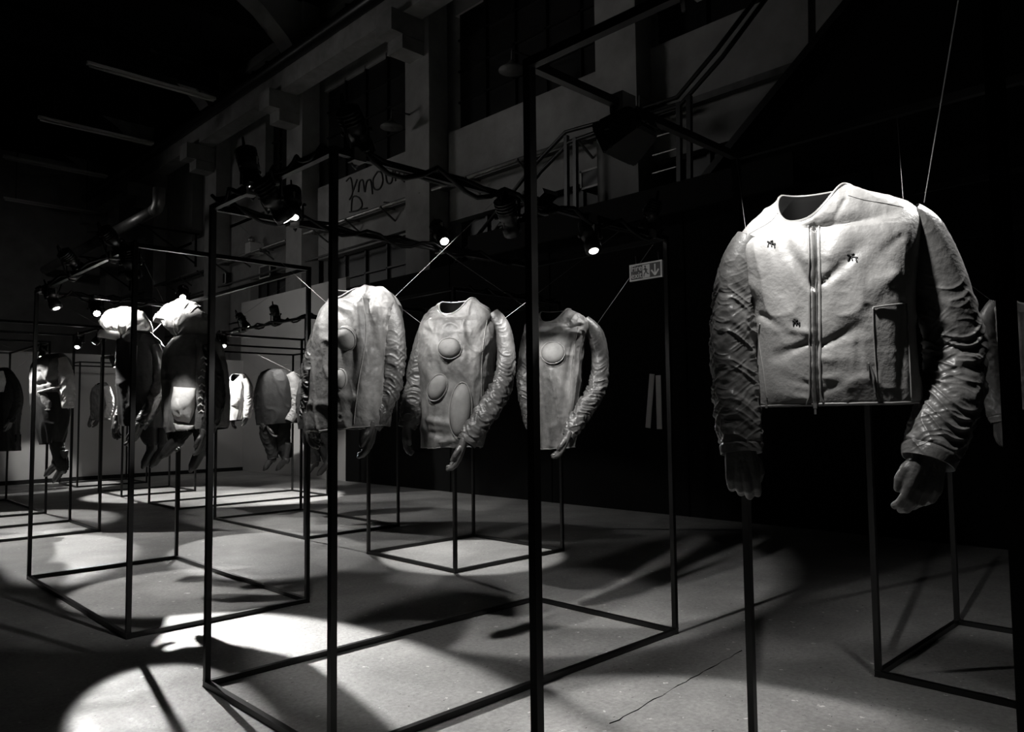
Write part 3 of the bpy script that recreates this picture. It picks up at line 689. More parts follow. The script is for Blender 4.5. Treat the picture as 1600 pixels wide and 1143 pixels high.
def boot(parent, a, b, Z, toe, scale=1.0):
    A = at(*a, Z); B = at(*b, Z); toe = Vector(toe)
    z = -(B-A).normalized(); y = -toe; y = (y-z*y.dot(z)).normalized(); x = y.cross(z)
    M = Matrix((x*scale, y*scale, z*scale)).transposed().to_4x4(); M.translation = A-parent.location
    o = bpy.data.objects.new('boot', BOOT); COL.objects.link(o); o.parent = parent; o.matrix_local = M; return o
def drape(parent, bvh, pts, r, m, name='seam', off=.001, n=6, closed=False):
    P = spline(pts, len(pts)*n); Q = []
    for x, y in P:
        h = hit(bvh, x, y, off)
        if h: Q.append(h[0])
    if len(Q) < 3: return None
    bm = bmesh.new(); pipe(bm, Q, r, 7); return from_bm(name, bm, m, parent, True)
def wire(parent, a, b, r=.0013):
    r *= .4
    bm = bmesh.new(); pipe(bm, [a, b], r, 6); return from_bm('suspension_wire', bm, M_WIRE, parent)
def pad(parent, bvh, cx, cy, rx, ry, rot, Z, h, m, label=None, m_edge=None):
    c, nrm = hit(bvh, cx, cy); s = Z/F_PX
    # plane basis from view, leaned onto the surface
    x = (RT-nrm*RT.dot(nrm)).normalized(); y = nrm.cross(x)
    if y.z < 0: y = -y
    cr, sr = math.cos(rot), math.sin(rot); u = x*cr+y*sr; v = -x*sr+y*cr
    fx = abs(RT.dot(x)) or 1
    n1, n2 = 16, 48; P = np.zeros((n1, n2, 3))
    for i in range(n1):
        k = i/(n1-1); rad = math.cos(k*PI/2)**.62 if i < n1-1 else .001
        for j in range(n2):
            a = 2*PI*j/n2; q = c+u*math.cos(a)*rx*s*rad/fx+v*math.sin(a)*ry*s*rad+nrm*(h*math.sin(k*PI/2)-.012)
            P[i, j] = q
    nz = vnoise(P[..., 0]*25, P[..., 1]*25, P[..., 2]*25, 3)*.0022
    P += np.array(nrm)*nz[..., None]
    o = link('padded_disc', grid_mesh('padded_disc', P), m, parent)
    if label: o['label'] = label
    bm = bmesh.new(); ring = [Vector(c)+u*math.cos(2*PI*j/40)*rx*s*1.0/fx+v*math.sin(2*PI*j/40)*ry*s*1.0+nrm*(h*.25) for j in range(41)]
    pipe(bm, ring, .0022, 6, False); from_bm('edge_piping', bm, M_PIPING, o, True)
    return o

# ---- the large zip jacket (frame D)
ZJ = 2.43; J = thing('zip_jacket', 'big collarless grey zip jacket with ruched dark sleeves and gloves', 'jacket', (2.42, 1.03, 1.75))
rings = [(634, 1181, 628, 1440, .135, -4), (628, 1180, 620, 1441, .14, -4), (600, 1181, 595, 1438, .15, 0), (560, 1184, 555, 1434, .155, 0), (520, 1183, 515, 1431, .16, 0), (480, 1176, 470, 1430, .16, 0),
         (440, 1160, 420, 1432, .155, 0), (405, 1147, 372, 1438, .14, 0), (384, 1146, 342, 1438, .12, 0), (368, 1156, 324, 1425, .105, 2), (350, 1172, 312, 1402, .098, 7), (332, 1195, 300, 1362, .092, 18), (318, 1214, 292, 1333, .086, 36), (309, 1222, 288, 1323, .078, 50), (306, 1224, 287, 1320, .074, 53)]
st_ = [((1266, 447), (1222, 366), -.013, 9), ((1288, 440), (1345, 385), -.013, 9), ((1262, 405), (1210, 340), .007, 16), ((1295, 400), (1330, 340), .007, 16),
       ((1262, 536), (1215, 556), -.010, 7), ((1286, 538), (1340, 512), -.010, 8), ((1264, 520), (1200, 505), .006, 10), ((1286, 560), (1345, 560), .006, 12),
       ((1190, 492), (1235, 520), -.006, 8), ((1160, 440), (1225, 478), .005, 14), ((1395, 430), (1330, 480), .006, 16), ((1404, 372), (1350, 420), -.004, 11),
       ((1225, 330), (1190, 352), -.004, 7), ((1320, 312), (1300, 350), -.004, 6), ((1262, 600), (1215, 585), -.004, 8), ((1260, 622), (1205, 615), .006, 10), ((1290, 610), (1335, 585), -.0035, 8),
       ((1290, 590), (1345, 600), .003, 9), ((1340, 540), (1352, 600), -.003, 8), ((1205, 380), (1212, 402), -.005, 6), ((1331, 400), (1322, 420), -.005, 6), ((1244, 503), (1250, 520), -.005, 6), ((1410, 470), (1408, 620), -.008, 6), ((1274, 345), (1274, 640), -.004, 9)]
tor, tme, TP = make_torso('body', rings, ZJ, .11, 320, 260, st_, .006, 7, .0009, 3, 2.5, .007, .2, 0, M_JACKET, J)
bv = surface_tools(tme)
make_sleeve('sleeve', [(1176, 372, 26, .05), (1158, 410, 31, .06), (1148, 460, 32, .07), (1146, 520, 33, .06), (1147, 580, 33, .05), (1152, 640, 33, .03), (1156, 690, 31, .01), (1158, 708, 30, .0)], ZJ, M_SLEEVE, J, 160, 420, .0105, 24, 6, .05, .955)
make_sleeve('sleeve', [(1412, 338, 26, -.10), (1438, 366, 34, -.10), (1462, 420, 38, -.10), (1480, 480, 39, -.10), (1492, 545, 40, -.10), (1490, 605, 40, -.12), (1472, 660, 39, -.15), (1456, 700, 37, -.17), (1450, 722, 36, -.18)], ZJ, M_SLEEVE, J, 160, 420, .0115, 22, 8, .22, .955)
place(HAND_TIGHT, 'glove', J, at(1157, 704, ZJ), at(1163, 765, ZJ)-at(1157, 704, ZJ), FW+RT*.35, 1.0, False)
place(HAND_TIGHT, 'glove', J, at(1452, 712, ZJ-.18), at(1438, 785, ZJ-.18)-at(1452, 712, ZJ-.18), FW-RT*.2, 1.12, True)
# collar piping from the neck ring, twice
for k, (row, r) in enumerate(((-1, .0042), (-12, .0022))):
    bm = bmesh.new(); ring = [Vector(TP[row, j % TP.shape[1]]) for j in range(0, TP.shape[1]+4, 4)]; pipe(bm, ring, r, 8, False); from_bm('collar_piping' if k == 0 else 'collar_seam', bm, M_PIPING, J, True)
bm = bmesh.new(); pipe(bm, [Vector(TP[0, j % TP.shape[1]]) for j in range(0, TP.shape[1]+4, 4)], .004, 8, False); from_bm('hem_piping', bm, M_PIPING, J, True)
# zip
ZX = [(1271, 352), (1272, 400), (1272.5, 450), (1273, 500), (1273, 550), (1273.5, 600), (1274, 634)]
zp = spline(ZX, 150); bm = bmesh.new(); prev = None; tz = []
for x, y in zp:
    a = hit(bv, x-4.2, y, .0035); b = hit(bv, x+4.2, y, .0035)
    if not a or not b: continue
    va, vb = bm.verts.new(a[0]), bm.verts.new(b[0])
    if prev: bm.faces.new((prev[0], prev[1], vb, va))
    prev = (va, vb); tz.append(((a[0]+b[0])/2, a[1], (b[0]-a[0]).normalized()))
zo = from_bm('zip', bm, M_ZIP, J)
bm = bmesh.new()
for i, (c, nr, u) in enumerate(tz[:-1]):
    for s in (0, 1):
        cc = c+nr*.0015+(tz[i+1][0]-c)*.5*s; sd = 1 if s else -1
        bar(bm, cc-u*.001*sd, cc+u*.0035*sd, .0014, .0016, nr)
o = from_bm('zip_teeth', bm, M_METAL, zo); o['kind'] = 'stuff'
h = hit(bv, 1271, 362, .006); bm = bmesh.new(); bar(bm, h[0]+Vector((0, 0, .012)), h[0]-Vector((0, 0, .014)), .010, .005, h[1]); bar(bm, h[0]-Vector((0, 0, .012)), h[0]-Vector((0, 0, .034))+h[1]*.004, .006, .003, h[1]); from_bm('zip_puller', bm, M_METAL, J)
h = hit(bv, 1274, 630, .006)
if h: bm = bmesh.new(); bar(bm, h[0]+Vector((0, 0, .010)), h[0]-Vector((0, 0, .012)), .010, .005, h[1]); bar(bm, h[0]-Vector((0, 0, .010)), h[0]-Vector((0, 0, .03)), .006, .003, h[1]); from_bm('zip_puller', bm, M_METAL, J)
for off, cx in ((-8, -1), (9, 1)):
    pts = [(x+off, y) for x, y in ZX[:-1]]+[(1273+off*1.2, 620), (1273+off*1.8, 632), (1273+off*3.0, 638)]
    drape(J, bv, pts, .0027, M_PIPING, 'front_edge', .002)
drape(J, bv, [(1364, 480), (1365, 520), (1369, 580), (1373, 628)], .0022, M_PIPING, 'pocket_edge')
drape(J, bv, [(1364, 480), (1385, 477), (1412, 474)], .003, M_PIPING, 'pocket_flap', .004)
drape(J, bv, [(1416, 474), (1420, 540), (1424, 625)], .0022, M_PIPING, 'side_seam')
drape(J, bv, [(1188, 505), (1186, 530), (1193, 580), (1199, 624)], .0024, M_PIPING, 'pocket_edge')
drape(J, bv, [(1356, 567), (1362, 580), (1366, 600), (1368, 614)], .004, M_ZIP, 'pocket_zip', .004)
for (x, y) in ((1355, 567), (1199, 626)):
    h = hit(bv, x, y, .006)
    if h: bm = bmesh.new(); bar(bm, h[0], h[0]-Vector((0, 0, .022)), .006, .004, h[1]); from_bm('zip_puller', bm, M_METAL, J)
drape(J, bv, [(1222, 322), (1205, 345), (1180, 360), (1160, 372)], .0011, M_PIPING, 'shoulder_seam')
drape(J, bv, [(1325, 305), (1350, 312), (1385, 318), (1412, 324)], .0011, M_PIPING, 'shoulder_seam')
for (mx, my, k) in ((1205, 380, 1), (1331, 401, 1.25), (1244, 503, .9)):
    bm = bmesh.new()
    for pts in ([(-6, -3), (-2, -1), (2, 0), (7, 1)], [(-4, 0), (-5, 5)], [(0, 0), (1, 5)], [(5, 1), (6, 6)], [(-1, -3), (3, -4)]):
        Q = [hit(bv, mx+a*k, my+b*k, .0015) for a, b in pts]; Q = [q[0] for q in Q if q]
        if len(Q) > 1: pipe(bm, Q, .0021, 6)
    o = from_bm('stitched_mark', bm, M_THREAD, J); o['label'] = 'small black stitched mark on the chest'
for a, b in (((1444, 316), (1.74, .38)), ((1412, 322), (3.07, 1.0)), ((1166, 364), (3.07, 1.68))):
    wire(J, at(*a, ZJ), Vector((*b, CH)), .0042 if a[0] == 1444 else .0013)

# ---- three padded tunics (frame A)
def tunic(label, Z, dZ, rings, sleeves, pads, hands, strokes, wires, seed, seams=()):
    c = at((rings[0][1]+rings[0][3])/2, 600, Z); t = thing('padded_tunic', label, 'garment', (c.x, c.y, 1.6), 'padded hide tunics in the near frame')
    o, me, P = make_torso('body', rings, Z, dZ, 220, 190, strokes, .014, 8, .002, seed, 2.6, .006, .25, .010, M_TUNIC, t)
    b = surface_tools(me)
    bm = bmesh.new(); pipe(bm, [Vector(P[-1, j % P.shape[1]]) for j in range(0, P.shape[1]+4, 4)], .0045, 8, False); from_bm('neck_binding', bm, M_PIPING, t, True)
    bm = bmesh.new(); pipe(bm, [Vector(P[0, j % P.shape[1]]) for j in range(0, P.shape[1]+4, 4)], .004, 8, False); from_bm('hem', bm, M_PIPING, t, True)
    for i, s in enumerate(sleeves): make_sleeve('sleeve', s, Z, M_TSLEEVE, t, 96, 260, .0125, 27, seed+i*3, .22, .96)
    for p in pads: pad(t, b, *p[:5], Z, p[5], M_PAD)
    for (a, bb, mir, dz) in hands: glove(t, a, bb, Z, None, 1.0, mir, False, dz)
    for s in seams: drape(t, b, s, .0022, M_PIPING, 'seam')
    for a, w_ in wires: wire(t, at(*a, Z), Vector((*w_, CH)), .0016)
    return t
tunic('middle grey padded tunic with three round pads and long sleeves', 4.55, .07,
      [(698, 664, 696, 748, .10, 0), (690, 664, 690, 750, .11, 0), (650, 664, 650, 758, .13, 0), (610, 663, 610, 764, .14, 0), (560, 661, 560, 768, .15, 0), (530, 660, 530, 771, .15, 0), (512, 661, 508, 774, .14, 0), (500, 665, 494, 770, .12, 1), (488, 675, 480, 762, .10, 6), (477, 687, 470, 745, .09, 16), (472, 692, 465, 738, .08, 24)],
      [[(672, 500, 12, .05), (663, 530, 15, .05), (655, 570, 16, .05), (650, 610, 17, .04), (642, 645, 16, .02), (636, 668, 13, .0)],
       [(768, 490, 11, -.05), (784, 512, 13, -.06), (791, 550, 14, -.08), (787, 592, 15, -.12), (771, 628, 16, -.2), (749, 660, 16, -.27), (729, 692, 14, -.3)]],
      [(703, 544, 18, 16, 0, .055), (684, 605, 14, 22, -.5, .05), (720, 640, 17, 42, -.08, .055)],
      [((636, 665), (632, 700), False, 0), ((724, 692), (713, 732), True, -.3)],
      [((668, 655), (735, 668), .02, 7), ((690, 690), (740, 680), .02, 6), ((672, 675), (700, 682), -.02, 6), ((700, 560), (695, 590), -.01, 6), ((665, 515), (690, 530), -.012, 7), ((770, 500), (735, 540), -.014, 8), ((760, 545), (745, 620), -.012, 7), ((725, 520), (722, 600), .01, 8), ((672, 540), (676, 590), .008, 7)],
      [((785, 500), (3.75, 2.82)), ((662, 508), (2.15, 4.06))], 11, [[(761, 500), (753, 560), (752, 640), (750, 690)], [(735, 468), (755, 480), (772, 492)]])
tunic('left padded tunic turned away behind the second post, shoulder brightly lit', 3.98, .11,
      [(672, 494, 664, 600, .12, 0), (665, 494, 655, 601, .13, 0), (620, 499, 610, 603, .15, 0), (570, 503, 560, 605, .16, 0), (520, 507, 510, 608, .17, 0), (495, 511, 485, 612, .16, 0), (482, 515, 470, 612, .14, 0), (472, 520, 458, 603, .12, 0), (462, 525, 449, 585, .10, 6), (456, 528, 448, 568, .08, 12), (454, 529, 450, 562, .075, 15)],
      [[(521, 478, 12, .08), (506, 510, 14, .1), (495, 545, 15, .1), (488, 580, 15, .1), (486, 605, 12, .1), (482, 635, 11, .12), (480, 655, 10, .12)],
       [(600, 462, 14, -.08), (612, 500, 18, -.08), (616, 550, 17, -.08), (610, 600, 16, -.08), (596, 640, 14, -.1), (582, 668, 12, -.12)]],
      [(541, 528, 16, 19, 0, .06), (533, 592, 10, 16, -.1, .05)],
      [((481, 652), (483, 685), False, .12), ((582, 665), (578, 694), True, -.12)],
      [((575, 470), (580, 540), -.02, 7), ((560, 480), (567, 600), .014, 7), ((553, 520), (548, 660), -.012, 7), ((590, 480), (590, 560), .014, 8), ((525, 610), (560, 630), .01, 7), ((520, 480), (545, 500), -.01, 6)],
      [((612, 468), (2.7, 2.82)), ((518, 480), (1.705, 4.0))], 21, [[(566, 462), (572, 520), (560, 600), (553, 662)]])
tunic('right padded tunic behind the tallest post, its lower part lost in shadow', 5.2, .07,
      [(700, 838, 698, 892, .10, 0), (690, 837, 690, 893, .11, 0), (650, 833, 650, 898, .12, 0), (610, 830, 610, 903, .14, 0), (560, 827, 560, 907, .15, 0), (530, 825, 530, 912, .15, 0), (515, 824, 512, 918, .14, 0), (506, 826, 500, 916, .12, 1), (498, 834, 490, 905, .10, 6), (490, 844, 484, 893, .09, 16), (487, 848, 482, 888, .08, 20)],
      [[(832, 508, 9, .05), (824, 540, 11, .06), (820, 580, 11, .06), (822, 620, 11, .04), (828, 650, 10, .02), (832, 668, 9, .0)],
       [(912, 500, 10, -.05), (930, 522, 13, -.06), (938, 560, 13, -.08), (934, 600, 13, -.12), (918, 632, 13, -.2), (900, 658, 12, -.27), (888, 682, 9, -.3)]],
      [(864, 551, 18, 17, 0, .055)],
      [((832, 666), (832, 692), False, 0), ((887, 680), (878, 706), True, -.3)],
      [((908, 508), (850, 522), -.02, 5), ((905, 520), (850, 508), .018, 5), ((895, 540), (880, 640), -.012, 6), ((860, 580), (866, 680), .012, 7), ((845, 590), (848, 680), -.01, 6)],
      [((930, 510), (4.2, 2.9)), ((840, 492), (3.3, 4.06))], 31, [[(903, 512), (892, 580), (888, 680)]])

# ---- generic figures: coats, trousers, boots
def figure(name, label, Z, dZ, torso, tm, sleeves=(), hands=(), legs=(), boots=(), extra=(), wires=(), seed=1, cat='garment', amp=.012, sm=None, vfold=.014, strokes=()):
    c = at((torso[0][1]+torso[0][3])/2, 620, Z); t = thing(name, label, cat, (c.x, c.y, 1.5), 'hanging garments on the frames')
    o, me, P = make_torso('body', torso, Z, dZ, 120, 110, strokes, amp, 7, .002, seed, 2.4, .008, .2, vfold, tm, t)
    bm = bmesh.new(); pipe(bm, [Vector(P[-1, j % P.shape[1]]) for j in range(0, P.shape[1]+4, 4)], .006, 6, False); from_bm('collar', bm, tm, t, True)
    for i, s in enumerate(sleeves): make_sleeve('sleeve', s[0], Z, s[1], t, 48, 130, .013, 17, seed+i*5, .1, .95)
    for (a, b, mir, dz) in hands: glove(t, a, b, Z, None, 1.05, mir, False, dz)
    for i, l in enumerate(legs): make_sleeve('trouser_leg', l[0], Z, l[1], t, 48, 130, .012, 9, seed+20+i, .0, .97)
    for (a, b, toe) in boots: boot(t, a, b, Z, toe, .95)
    for (a, w_) in wires: wire(t, at(*a, Z), Vector((*w_, CH)), .002)
    return t, o, me, surface_tools(me)
# first parka, hood bent forward (frame C)
t, o, me, b = figure('hooded_parka', 'dark hooded parka, first from the left, pale visor and one gloved hand forward', 6.56, .1,
    [(662, 198, 668, 262, .16, 0), (640, 197, 645, 263, .17, 0), (610, 197, 610, 261, .18, 0), (580, 197, 575, 256, .18, 0), (555, 196, 550, 249, .17, 0), (538, 197, 535, 240, .15, 0), (528, 200, 523, 231, .12, 0), (522, 204, 517, 224, .09, 0)], M_DARKCLOTH,
    [([(203, 540, 8, .1), (199, 570, 9, .12), (198, 600, 9, .12), (196, 625, 9, .1), (190, 643, 8, .05), (184, 655, 7, .0)], M_CLOTH), ([(240, 540, 9, -.12), (250, 575, 11, -.15), (248, 610, 11, -.18), (238, 635, 10, -.25), (225, 655, 9, -.3), (218, 668, 8, -.32)], M_NYLON)],
    [((184, 653), (177, 680), False, 0), ((217, 667), (208, 690), True, -.32)],
    [([(228, 655, 11, .0), (232, 680, 11, .0), (238, 690, 9, .0), (240, 697, 8, .0)], M_DARKCLOTH), ([(245, 655, 11, .1), (252, 680, 11, .1), (256, 690, 9, .1), (256, 697, 8, .1)], M_DARKCLOTH)],
    [((240, 684), (240, 700), -RT), ((256, 684), (255, 700), -RT)], (), [((232, 525), (2.98, 7.87)), ((208, 522), (1.708, 5.29)), ((160, 510), (1.708, 7.87))], 41)
def hood(parent, keys, Z, m, seed, flat=1.0, vis=None, name='hood'):
    K = spline(keys, 90); C = np.array([tuple(at(k[0], k[1], Z+k[3])) for k in K]); rad = K[:, 2]/F_PX*Z
    T = np.gradient(C, axis=0); T /= np.linalg.norm(T, axis=1, keepdims=True)
    X = np.cross(T, np.array(FW)); X /= np.linalg.norm(X, axis=1, keepdims=True); Y = np.cross(X, T)
    ph = np.linspace(0, 2*PI, 72, endpoint=False); c, s = np.cos(ph), np.sin(ph)
    S = np.linspace(0, 1, 90)[:, None]
    D = .012*np.maximum(0, ridged(S*7, c[None]*1.4+seed, s[None]*1.4, seed))**1.4+.006*fbm(S*12, c[None]*3, s[None]*3, 2, seed)
    rr = rad[:, None]+D
    P = C[:, None, :]+X[:, None, :]*(rr*c)[..., None]+Y[:, None, :]*(rr*s*flat)[..., None]
    e = P[-1]; ec = e.mean(0); P = np.concatenate([P, np.array([ec+(e-ec)*.9, ec+(e-ec)*.85-T[-1]*.1])])
    return link(name, grid_mesh(name, P), m, parent)
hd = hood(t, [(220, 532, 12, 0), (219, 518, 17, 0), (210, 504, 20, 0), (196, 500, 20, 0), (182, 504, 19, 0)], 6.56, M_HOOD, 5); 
hood(t, [(208, 506, 20, 0), (196, 502, 22, 0), (184, 503, 21, 0), (173, 508, 18, 0), (168, 512, 15, 0)], 6.56, M_CLOTH, 9, .95, None, 'hood_lit_top')  # paler cloth over the hood stands in for lamp light on it
bm = bmesh.new(); c0 = [at(x, y, 6.56+dz) for x, y, dz in ((152, 521, 0), (156, 514, -.09), (186, 518, -.12), (189, 527, 0), (186, 518, .12), (156, 514, .09))]
A = [bm.verts.new(p) for p in c0]; B = [bm.verts.new(p+Vector((0, 0, -.035))) for p in c0]; bm.faces.new(A); bm.faces.new(B[::-1])
for i in range(6): bm.faces.new((A[i], B[i], B[(i+1) % 6], A[(i+1) % 6]))
bmesh.ops.bevel(bm, geom=bm.edges[:], offset=.008, segments=2); from_bm('visor', bm, M_CLOTH, t, True)
drape(t, b, [(214, 540), (212, 580), (211, 620), (212, 655)], .004, M_MIDCLOTH, 'front_edge')
# second parka
Z2 = 5.95
t, o, me, b = figure('hooded_parka', 'second hooded parka with bright hood top and pale front flap', Z2, .12,
    [(676, 274, 668, 342, .17, 0), (660, 270, 655, 345, .18, 0), (630, 270, 625, 346, .19, 0), (600, 270, 595, 343, .19, 0), (575, 271, 570, 339, .19, 0), (552, 273, 550, 334, .18, 0), (540, 276, 537, 333, .15, 0), (530, 281, 527, 324, .12, 0), (525, 285, 522, 318, .1, 0)], M_MIDCLOTH,
    [([(278, 548, 8, .12), (272, 580, 9, .15), (269, 615, 9, .15), (268, 650, 9, .12), (267, 672, 8, .08)], M_MIDCLOTH), ([(322, 540, 11, -.15), (334, 575, 12, -.18), (337, 620, 12, -.2), (330, 655, 11, -.22), (320, 678, 9, -.22)], M_NYLON)],
    [((267, 670), (268, 700), False, .08), ((320, 676), (315, 705), True, -.22)],
    [([(292, 668, 12, .0), (286, 676, 10, .0), (281, 684, 8, .0)], M_DARKCLOTH), ([(315, 668, 12, .0), (314, 688, 9, .0), (314, 696, 8, .0)], M_DARKCLOTH)],
    [((280, 668), (276, 690), -RT), ((314, 684), (315, 704), -RT)], (), [((325, 530), (2.98, 5.29)), ((283, 528), (1.708, 5.29)), ((262, 480), (1.708, 7.87)), ((320, 520), (2.98, 7.87))], 51)
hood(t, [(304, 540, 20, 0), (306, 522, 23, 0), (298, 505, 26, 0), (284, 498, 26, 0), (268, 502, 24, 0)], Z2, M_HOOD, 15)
hood(t, [(302, 502, 25, 0), (291, 498, 28, 0), (279, 496, 27, 0), (266, 499, 22, 0), (259, 503, 17, 0)], Z2, M_CLOTH, 19, .95, None, 'hood_lit_top')  # lamp-lit part of the hood, put into a paler colour
bm = bmesh.new(); c0 = [at(x, y, Z2+dz) for x, y, dz in ((239, 497, 0), (243, 489, -.1), (274, 494, -.13), (277, 504, 0), (274, 494, .13), (243, 489, .1))]
A = [bm.verts.new(p) for p in c0]; B = [bm.verts.new(p+Vector((0, 0, -.035))) for p in c0]; bm.faces.new(A); bm.faces.new(B[::-1])
for i in range(6): bm.faces.new((A[i], B[i], B[(i+1) % 6], A[(i+1) % 6]))
bmesh.ops.bevel(bm, geom=bm.edges[:], offset=.008, segments=2); from_bm('visor', bm, M_CLOTH, t, True)
def patch(parent, b, corners, m, name, off=.012, n=14, puff=.02, label=None, round_=.45):
    """quilted cloth panel lying on the surface; corners TL TR BR BL in px"""
    (ax, ay), (bx, by), (cx, cy), (dx, dy) = corners; G = []; bm = bmesh.new(); last = None
    for i in range(n+1):
        v = i/n; row = []; k = 1-round_*max(0, (v-.55)/.45)**3
        for j in range(n+1):
            u = .5+(j/n-.5)*k; x = (ax*(1-u)+bx*u)*(1-v)+(dx*(1-u)+cx*u)*v; y = (ay*(1-u)+by*u)*(1-v)+(dy*(1-u)+cy*u)*v
            h = hit(b, x, y, off+puff*math.sin(u*PI)**.6*math.sin(v*PI)**.6+.004*float(vnoise(x*.2, y*.2, 1.0, 4)))
            row.append(h)
        G.append(row)
    V = {}
    for i in range(n+1):
        for j in range(n+1):
            if G[i][j] is not None: V[i, j] = bm.verts.new(G[i][j][0])
    for i in range(n):
        for j in range(n):
            k = [(i, j), (i, j+1), (i+1, j+1), (i+1, j)]
            if all(q in V for q in k): bm.faces.new([V[q] for q in k])
    geo = bmesh.ops.extrude_face_region(bm, geom=bm.faces[:])
    bmesh.ops.translate(bm, vec=FW*.012, verts=[g for g in geo['geom'] if isinstance(g, bmesh.types.BMVert)])
    bmesh.ops.recalc_face_normals(bm, faces=bm.faces[:])
    o = from_bm(name, bm, m, parent, True)
    if label: o['label'] = label
    return o
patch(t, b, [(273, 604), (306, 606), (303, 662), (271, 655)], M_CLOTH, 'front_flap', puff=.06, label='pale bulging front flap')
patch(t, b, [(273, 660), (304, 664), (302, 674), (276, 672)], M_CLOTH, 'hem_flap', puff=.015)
patch(t, b, [(306, 530), (322, 535), (318, 640), (307, 640)], M_MIDCLOTH, 'side_panel', puff=.015)
for k in range(9):
    y = 560+k*10.5; h = hit(b, 316+math.sin(k*1.7)*2, y, .03)
    if h: bm = bmesh.new(); pipe(bm, [h[0]+RT*-.02, h[0]+RT*.0+Vector((0, 0, .018)), h[0]+RT*.022], .006, 6); from_bm('toggle', bm, M_CLOTH, t, True)
# coat with pale shirt and boots (frame H)
t, o, me, b = figure('belted_coat', 'headless coat with pale right sleeve, dark skirt and hanging boots', 9.4, .12,
    [(640, 60, 640, 98, .16, 0), (625, 58, 625, 98, .17, 0), (600, 58, 600, 100, .18, 0), (578, 59, 575, 101, .17, 0), (566, 63, 562, 100, .15, 0), (558, 72, 556, 96, .11, 1), (553, 79, 552, 92, .08, 2)], M_MIDCLOTH,
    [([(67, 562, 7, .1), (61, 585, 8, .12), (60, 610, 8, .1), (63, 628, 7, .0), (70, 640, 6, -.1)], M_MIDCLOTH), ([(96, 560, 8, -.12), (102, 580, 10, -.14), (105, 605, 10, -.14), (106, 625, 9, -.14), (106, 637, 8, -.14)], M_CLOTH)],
    [], [([(84, 680, 10, 0), (90, 700, 9, 0), (96, 720, 9, 0), (98, 735, 8, 0)], M_DARKCLOTH), ([(88, 660, 9, .1), (92, 685, 9, .1), (90, 715, 7, .1), (88, 730, 7, .1)], M_MIDCLOTH)],
    [((98, 722), (96, 745), -RT), ((90, 715), (84, 738), -RT)], (), [((98, 560), (3.01, 10.44)), ((66, 562), (1.7, 11.73))], 61, strokes=[((60, 600), (95, 590), -.03, 4), ((62, 580), (80, 620), -.03, 4), ((80, 565), (70, 600), .02, 4)])
sk = spline([(694, 71, 690, 91, .10, 0), (670, 65, 670, 95, .14, 0), (640, 59, 640, 98, .17, 0), (618, 58, 618, 98, .175, 0)], 4)
make_torso('skirt', [(694, 70, 690, 92, .10, 0), (670, 64, 668, 96, .14, 0), (640, 59, 638, 98.5, .17, 0), (616, 57.5, 612, 99, .18, 0)], 9.4, .12, 90, 60, (), .01, 6, .001, 5, 2.3, .006, .1, .02, M_DARKCLOTH, t)
drape(t, b, [(60, 612), (75, 608), (98, 602)], .012, M_CLOTH, 'belt', .004)
# long dark coat at the left edge (frame I)
figure('long_coat', 'long plain dark coat at the left edge of the hall', 12.2, .1,
    [(704, -16, 704, 26, .18, 0), (680, -17, 680, 25, .17, 0), (650, -18, 650, 26, .17, 0), (625, -19, 625, 30, .18, 0), (605, -15, 603, 26, .17, 0), (590, -10, 586, 17, .14, 0), (580, -5, 577, 10, .1, 1), (576, -3, 574, 7, .08, 2)], M_DARKCLOTH,
    [([(14, 586, 6, -.1), (22, 605, 7, -.1), (25, 625, 7, -.12), (22, 645, 6, -.15), (16, 660, 5, -.2)], M_DARKCLOTH), ([(-10, 586, 6, .1), (-16, 610, 7, .1), (-18, 640, 6, .1)], M_DARKCLOTH), ([(0, 580, 5, -.2), (1, 595, 6, -.22), (1, 612, 4, -.22)], M_CLOTH)], [((16, 658), (12, 672), True, -.2)], wires=[((12, 585), (3.01, 13.0)), ((-8, 585), (1.7, 15.6))], seed=71)
# tiny pale jacket (frame K)
figure('short_jacket', 'tiny far pale jacket with bright right sleeve before the back partition', 16.5, .1,
    [(656, 149, 656, 166, .15, 0), (640, 147, 640, 168, .16, 0), (620, 147, 620, 169, .16, 0), (608, 149, 607, 168, .14, 0), (601, 153, 600, 164, .1, 2), (598, 155, 597, 162, .08, 4)], M_MIDCLOTH,
    [([(151, 606, 4, .1), (147, 620, 5, .1), (147, 635, 5, .0), (146, 648, 4, -.1), (143, 655, 4, -.15)], M_MIDCLOTH), ([(165, 604, 5, -.1), (170, 618, 6, -.12), (172, 632, 5, -.14), (169, 645, 5, -.2), (168, 652, 4, -.2)], M_CLOTH)],  # right sleeve in paler cloth for the light from that side
    [((142, 654), (138, 664), False, -.15), ((152, 656), (149, 666), True, 0)], wires=[((165, 603), (5.9, 17.3)), ((151, 604), (4.56, 18.6))], seed=81, amp=.02)
# small pale jacket by the white partition (frame M)
t, o, me, b = figure('short_jacket', 'small pale jacket with round dark neck opening near the white partition', 12.9, .1,
    [(658, 360, 655, 378, .14, 0), (640, 359, 640, 382, .15, 0), (620, 358, 620, 385, .16, 0), (605, 358, 603, 387, .15, 0), (596, 360, 594, 386, .13, 1), (588, 363, 587, 382, .11, 5), (584, 365, 584, 379, .1, 12)], M_CLOTH,
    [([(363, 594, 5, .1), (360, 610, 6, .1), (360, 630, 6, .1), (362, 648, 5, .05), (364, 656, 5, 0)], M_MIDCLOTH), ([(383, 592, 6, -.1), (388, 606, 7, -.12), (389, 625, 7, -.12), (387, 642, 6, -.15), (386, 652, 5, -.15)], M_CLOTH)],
    [((364, 654), (364, 666), False, 0), ((386, 650), (384, 660), True, -.15)], wires=[((383, 590), (7.09, 11.9)), ((363, 592), (4.53, 13.15))], seed=91, amp=.016)
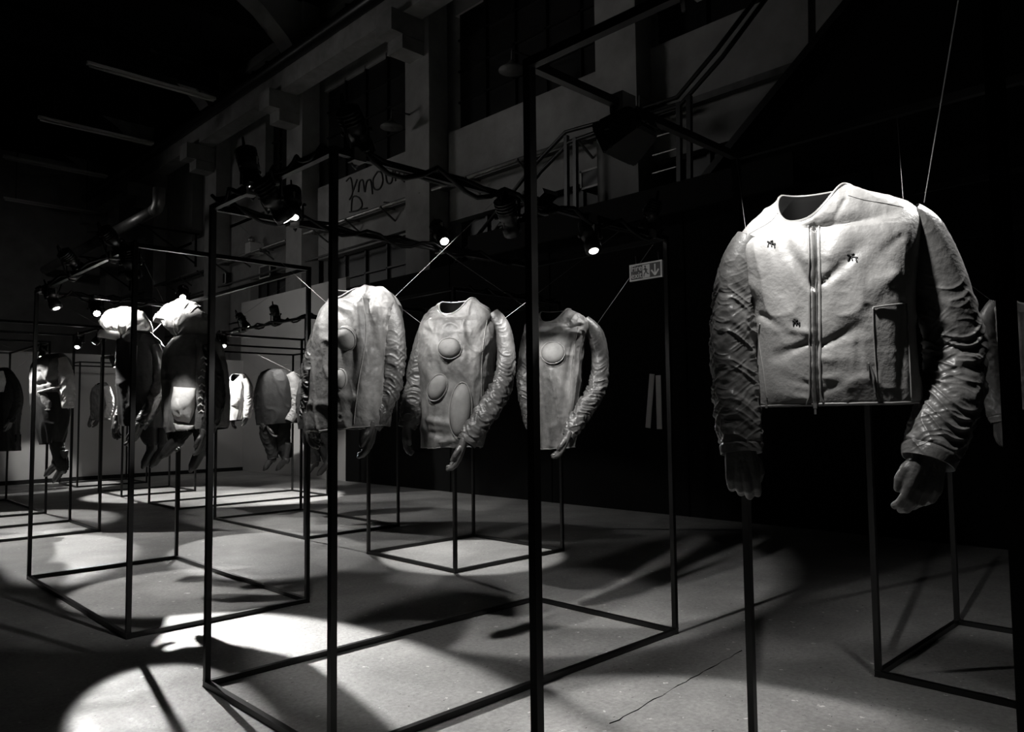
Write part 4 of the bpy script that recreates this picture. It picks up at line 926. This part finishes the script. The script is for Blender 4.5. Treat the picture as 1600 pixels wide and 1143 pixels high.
patch(t, b, [(360, 624), (374, 624), (374, 634), (360, 634)], M_CLOTH, 'chest_pocket', .02, 8)
# two headless coats with boots (frame G)
def bootcoat(label, dx, dy, Z, seed):
    s = lambda L: [(a+dy, b_+dx, c+dy, d+dx, e, f) for a, b_, c, d, e, f in L]; q = lambda L: [(x+dx, y+dy, r, z) for x, y, r, z in L]
    figure('boot_coat', label, Z, .12,
        s([(664, 406, 660, 458, .17, 0), (650, 405, 648, 460, .18, 0), (625, 405, 622, 460, .19, 0), (600, 407, 598, 459, .19, 0), (588, 410, 586, 456, .17, 0), (581, 416, 580, 450, .14, 0), (577, 423, 577, 444, .1, 0)]), M_DARKCLOTH,
        [(q([(413, 588, 9, .1), (408, 610, 10, .1), (407, 635, 10, .08), (412, 655, 9, .0), (420, 668, 8, -.1)]), M_NYLON), (q([(452, 584, 9, -.12), (461, 600, 10, -.12), (464, 622, 9, -.12), (461, 642, 8, -.14), (452, 658, 7, -.2)]), M_MIDCLOTH)],
        [((420+dx, 666+dy), (428+dx, 684+dy), False, -.1)], [(q([(422, 655, 15, 0), (420, 680, 13, 0), (424, 700, 9, 0), (427, 716, 8, 0)]), M_DARKCLOTH), (q([(440, 655, 15, .1), (440, 685, 13, .1), (446, 705, 10, .1), (449, 716, 8, .1)]), M_DARKCLOTH)],
        [((426+dx, 706+dy), (424+dx, 728+dy), -RT*.7-FW*.2), ((448+dx, 708+dy), (444+dx, 728+dy), -RT)], (), [((452+dx, 584+dy), (5.75, 7.95)), ((414+dx, 586+dy), (4.45, 10.4))], seed)
bootcoat('headless black coat with trousers and pointed boots before the white partition', 0, 0, 10.5, 101)
bootcoat('second booted coat mostly hidden behind the left padded tunic', 66, 6, 9.8, 111)
# jacket at the right edge (frame E)
figure('round_neck_jacket', 'dim round-necked jacket cut by the right edge behind the zip jacket', 4.15, .08,
    [(640, 1556, 636, 1690, .13, 0), (600, 1556, 596, 1690, .15, 0), (540, 1552, 536, 1692, .16, 0), (500, 1548, 494, 1694, .15, 0), (482, 1546, 474, 1690, .13, 0), (468, 1560, 460, 1672, .11, 3), (458, 1576, 452, 1655, .1, 10), (452, 1584, 448, 1645, .09, 26)], M_TUNIC,
    [([(1560, 474, 14, .05), (1547, 500, 17, .06), (1548, 540, 17, .06), (1553, 590, 17, .05), (1560, 640, 15, .02), (1564, 660, 13, 0)], M_SLEEVE), ([(1680, 470, 14, -.05), (1694, 510, 18, -.06), (1698, 570, 18, -.08), (1690, 640, 16, -.1)], M_SLEEVE)],
    [((1564, 656), (1566, 692), False, 0)], wires=[((1555, 474), (4.27, 1.6))], seed=121, sm=None)
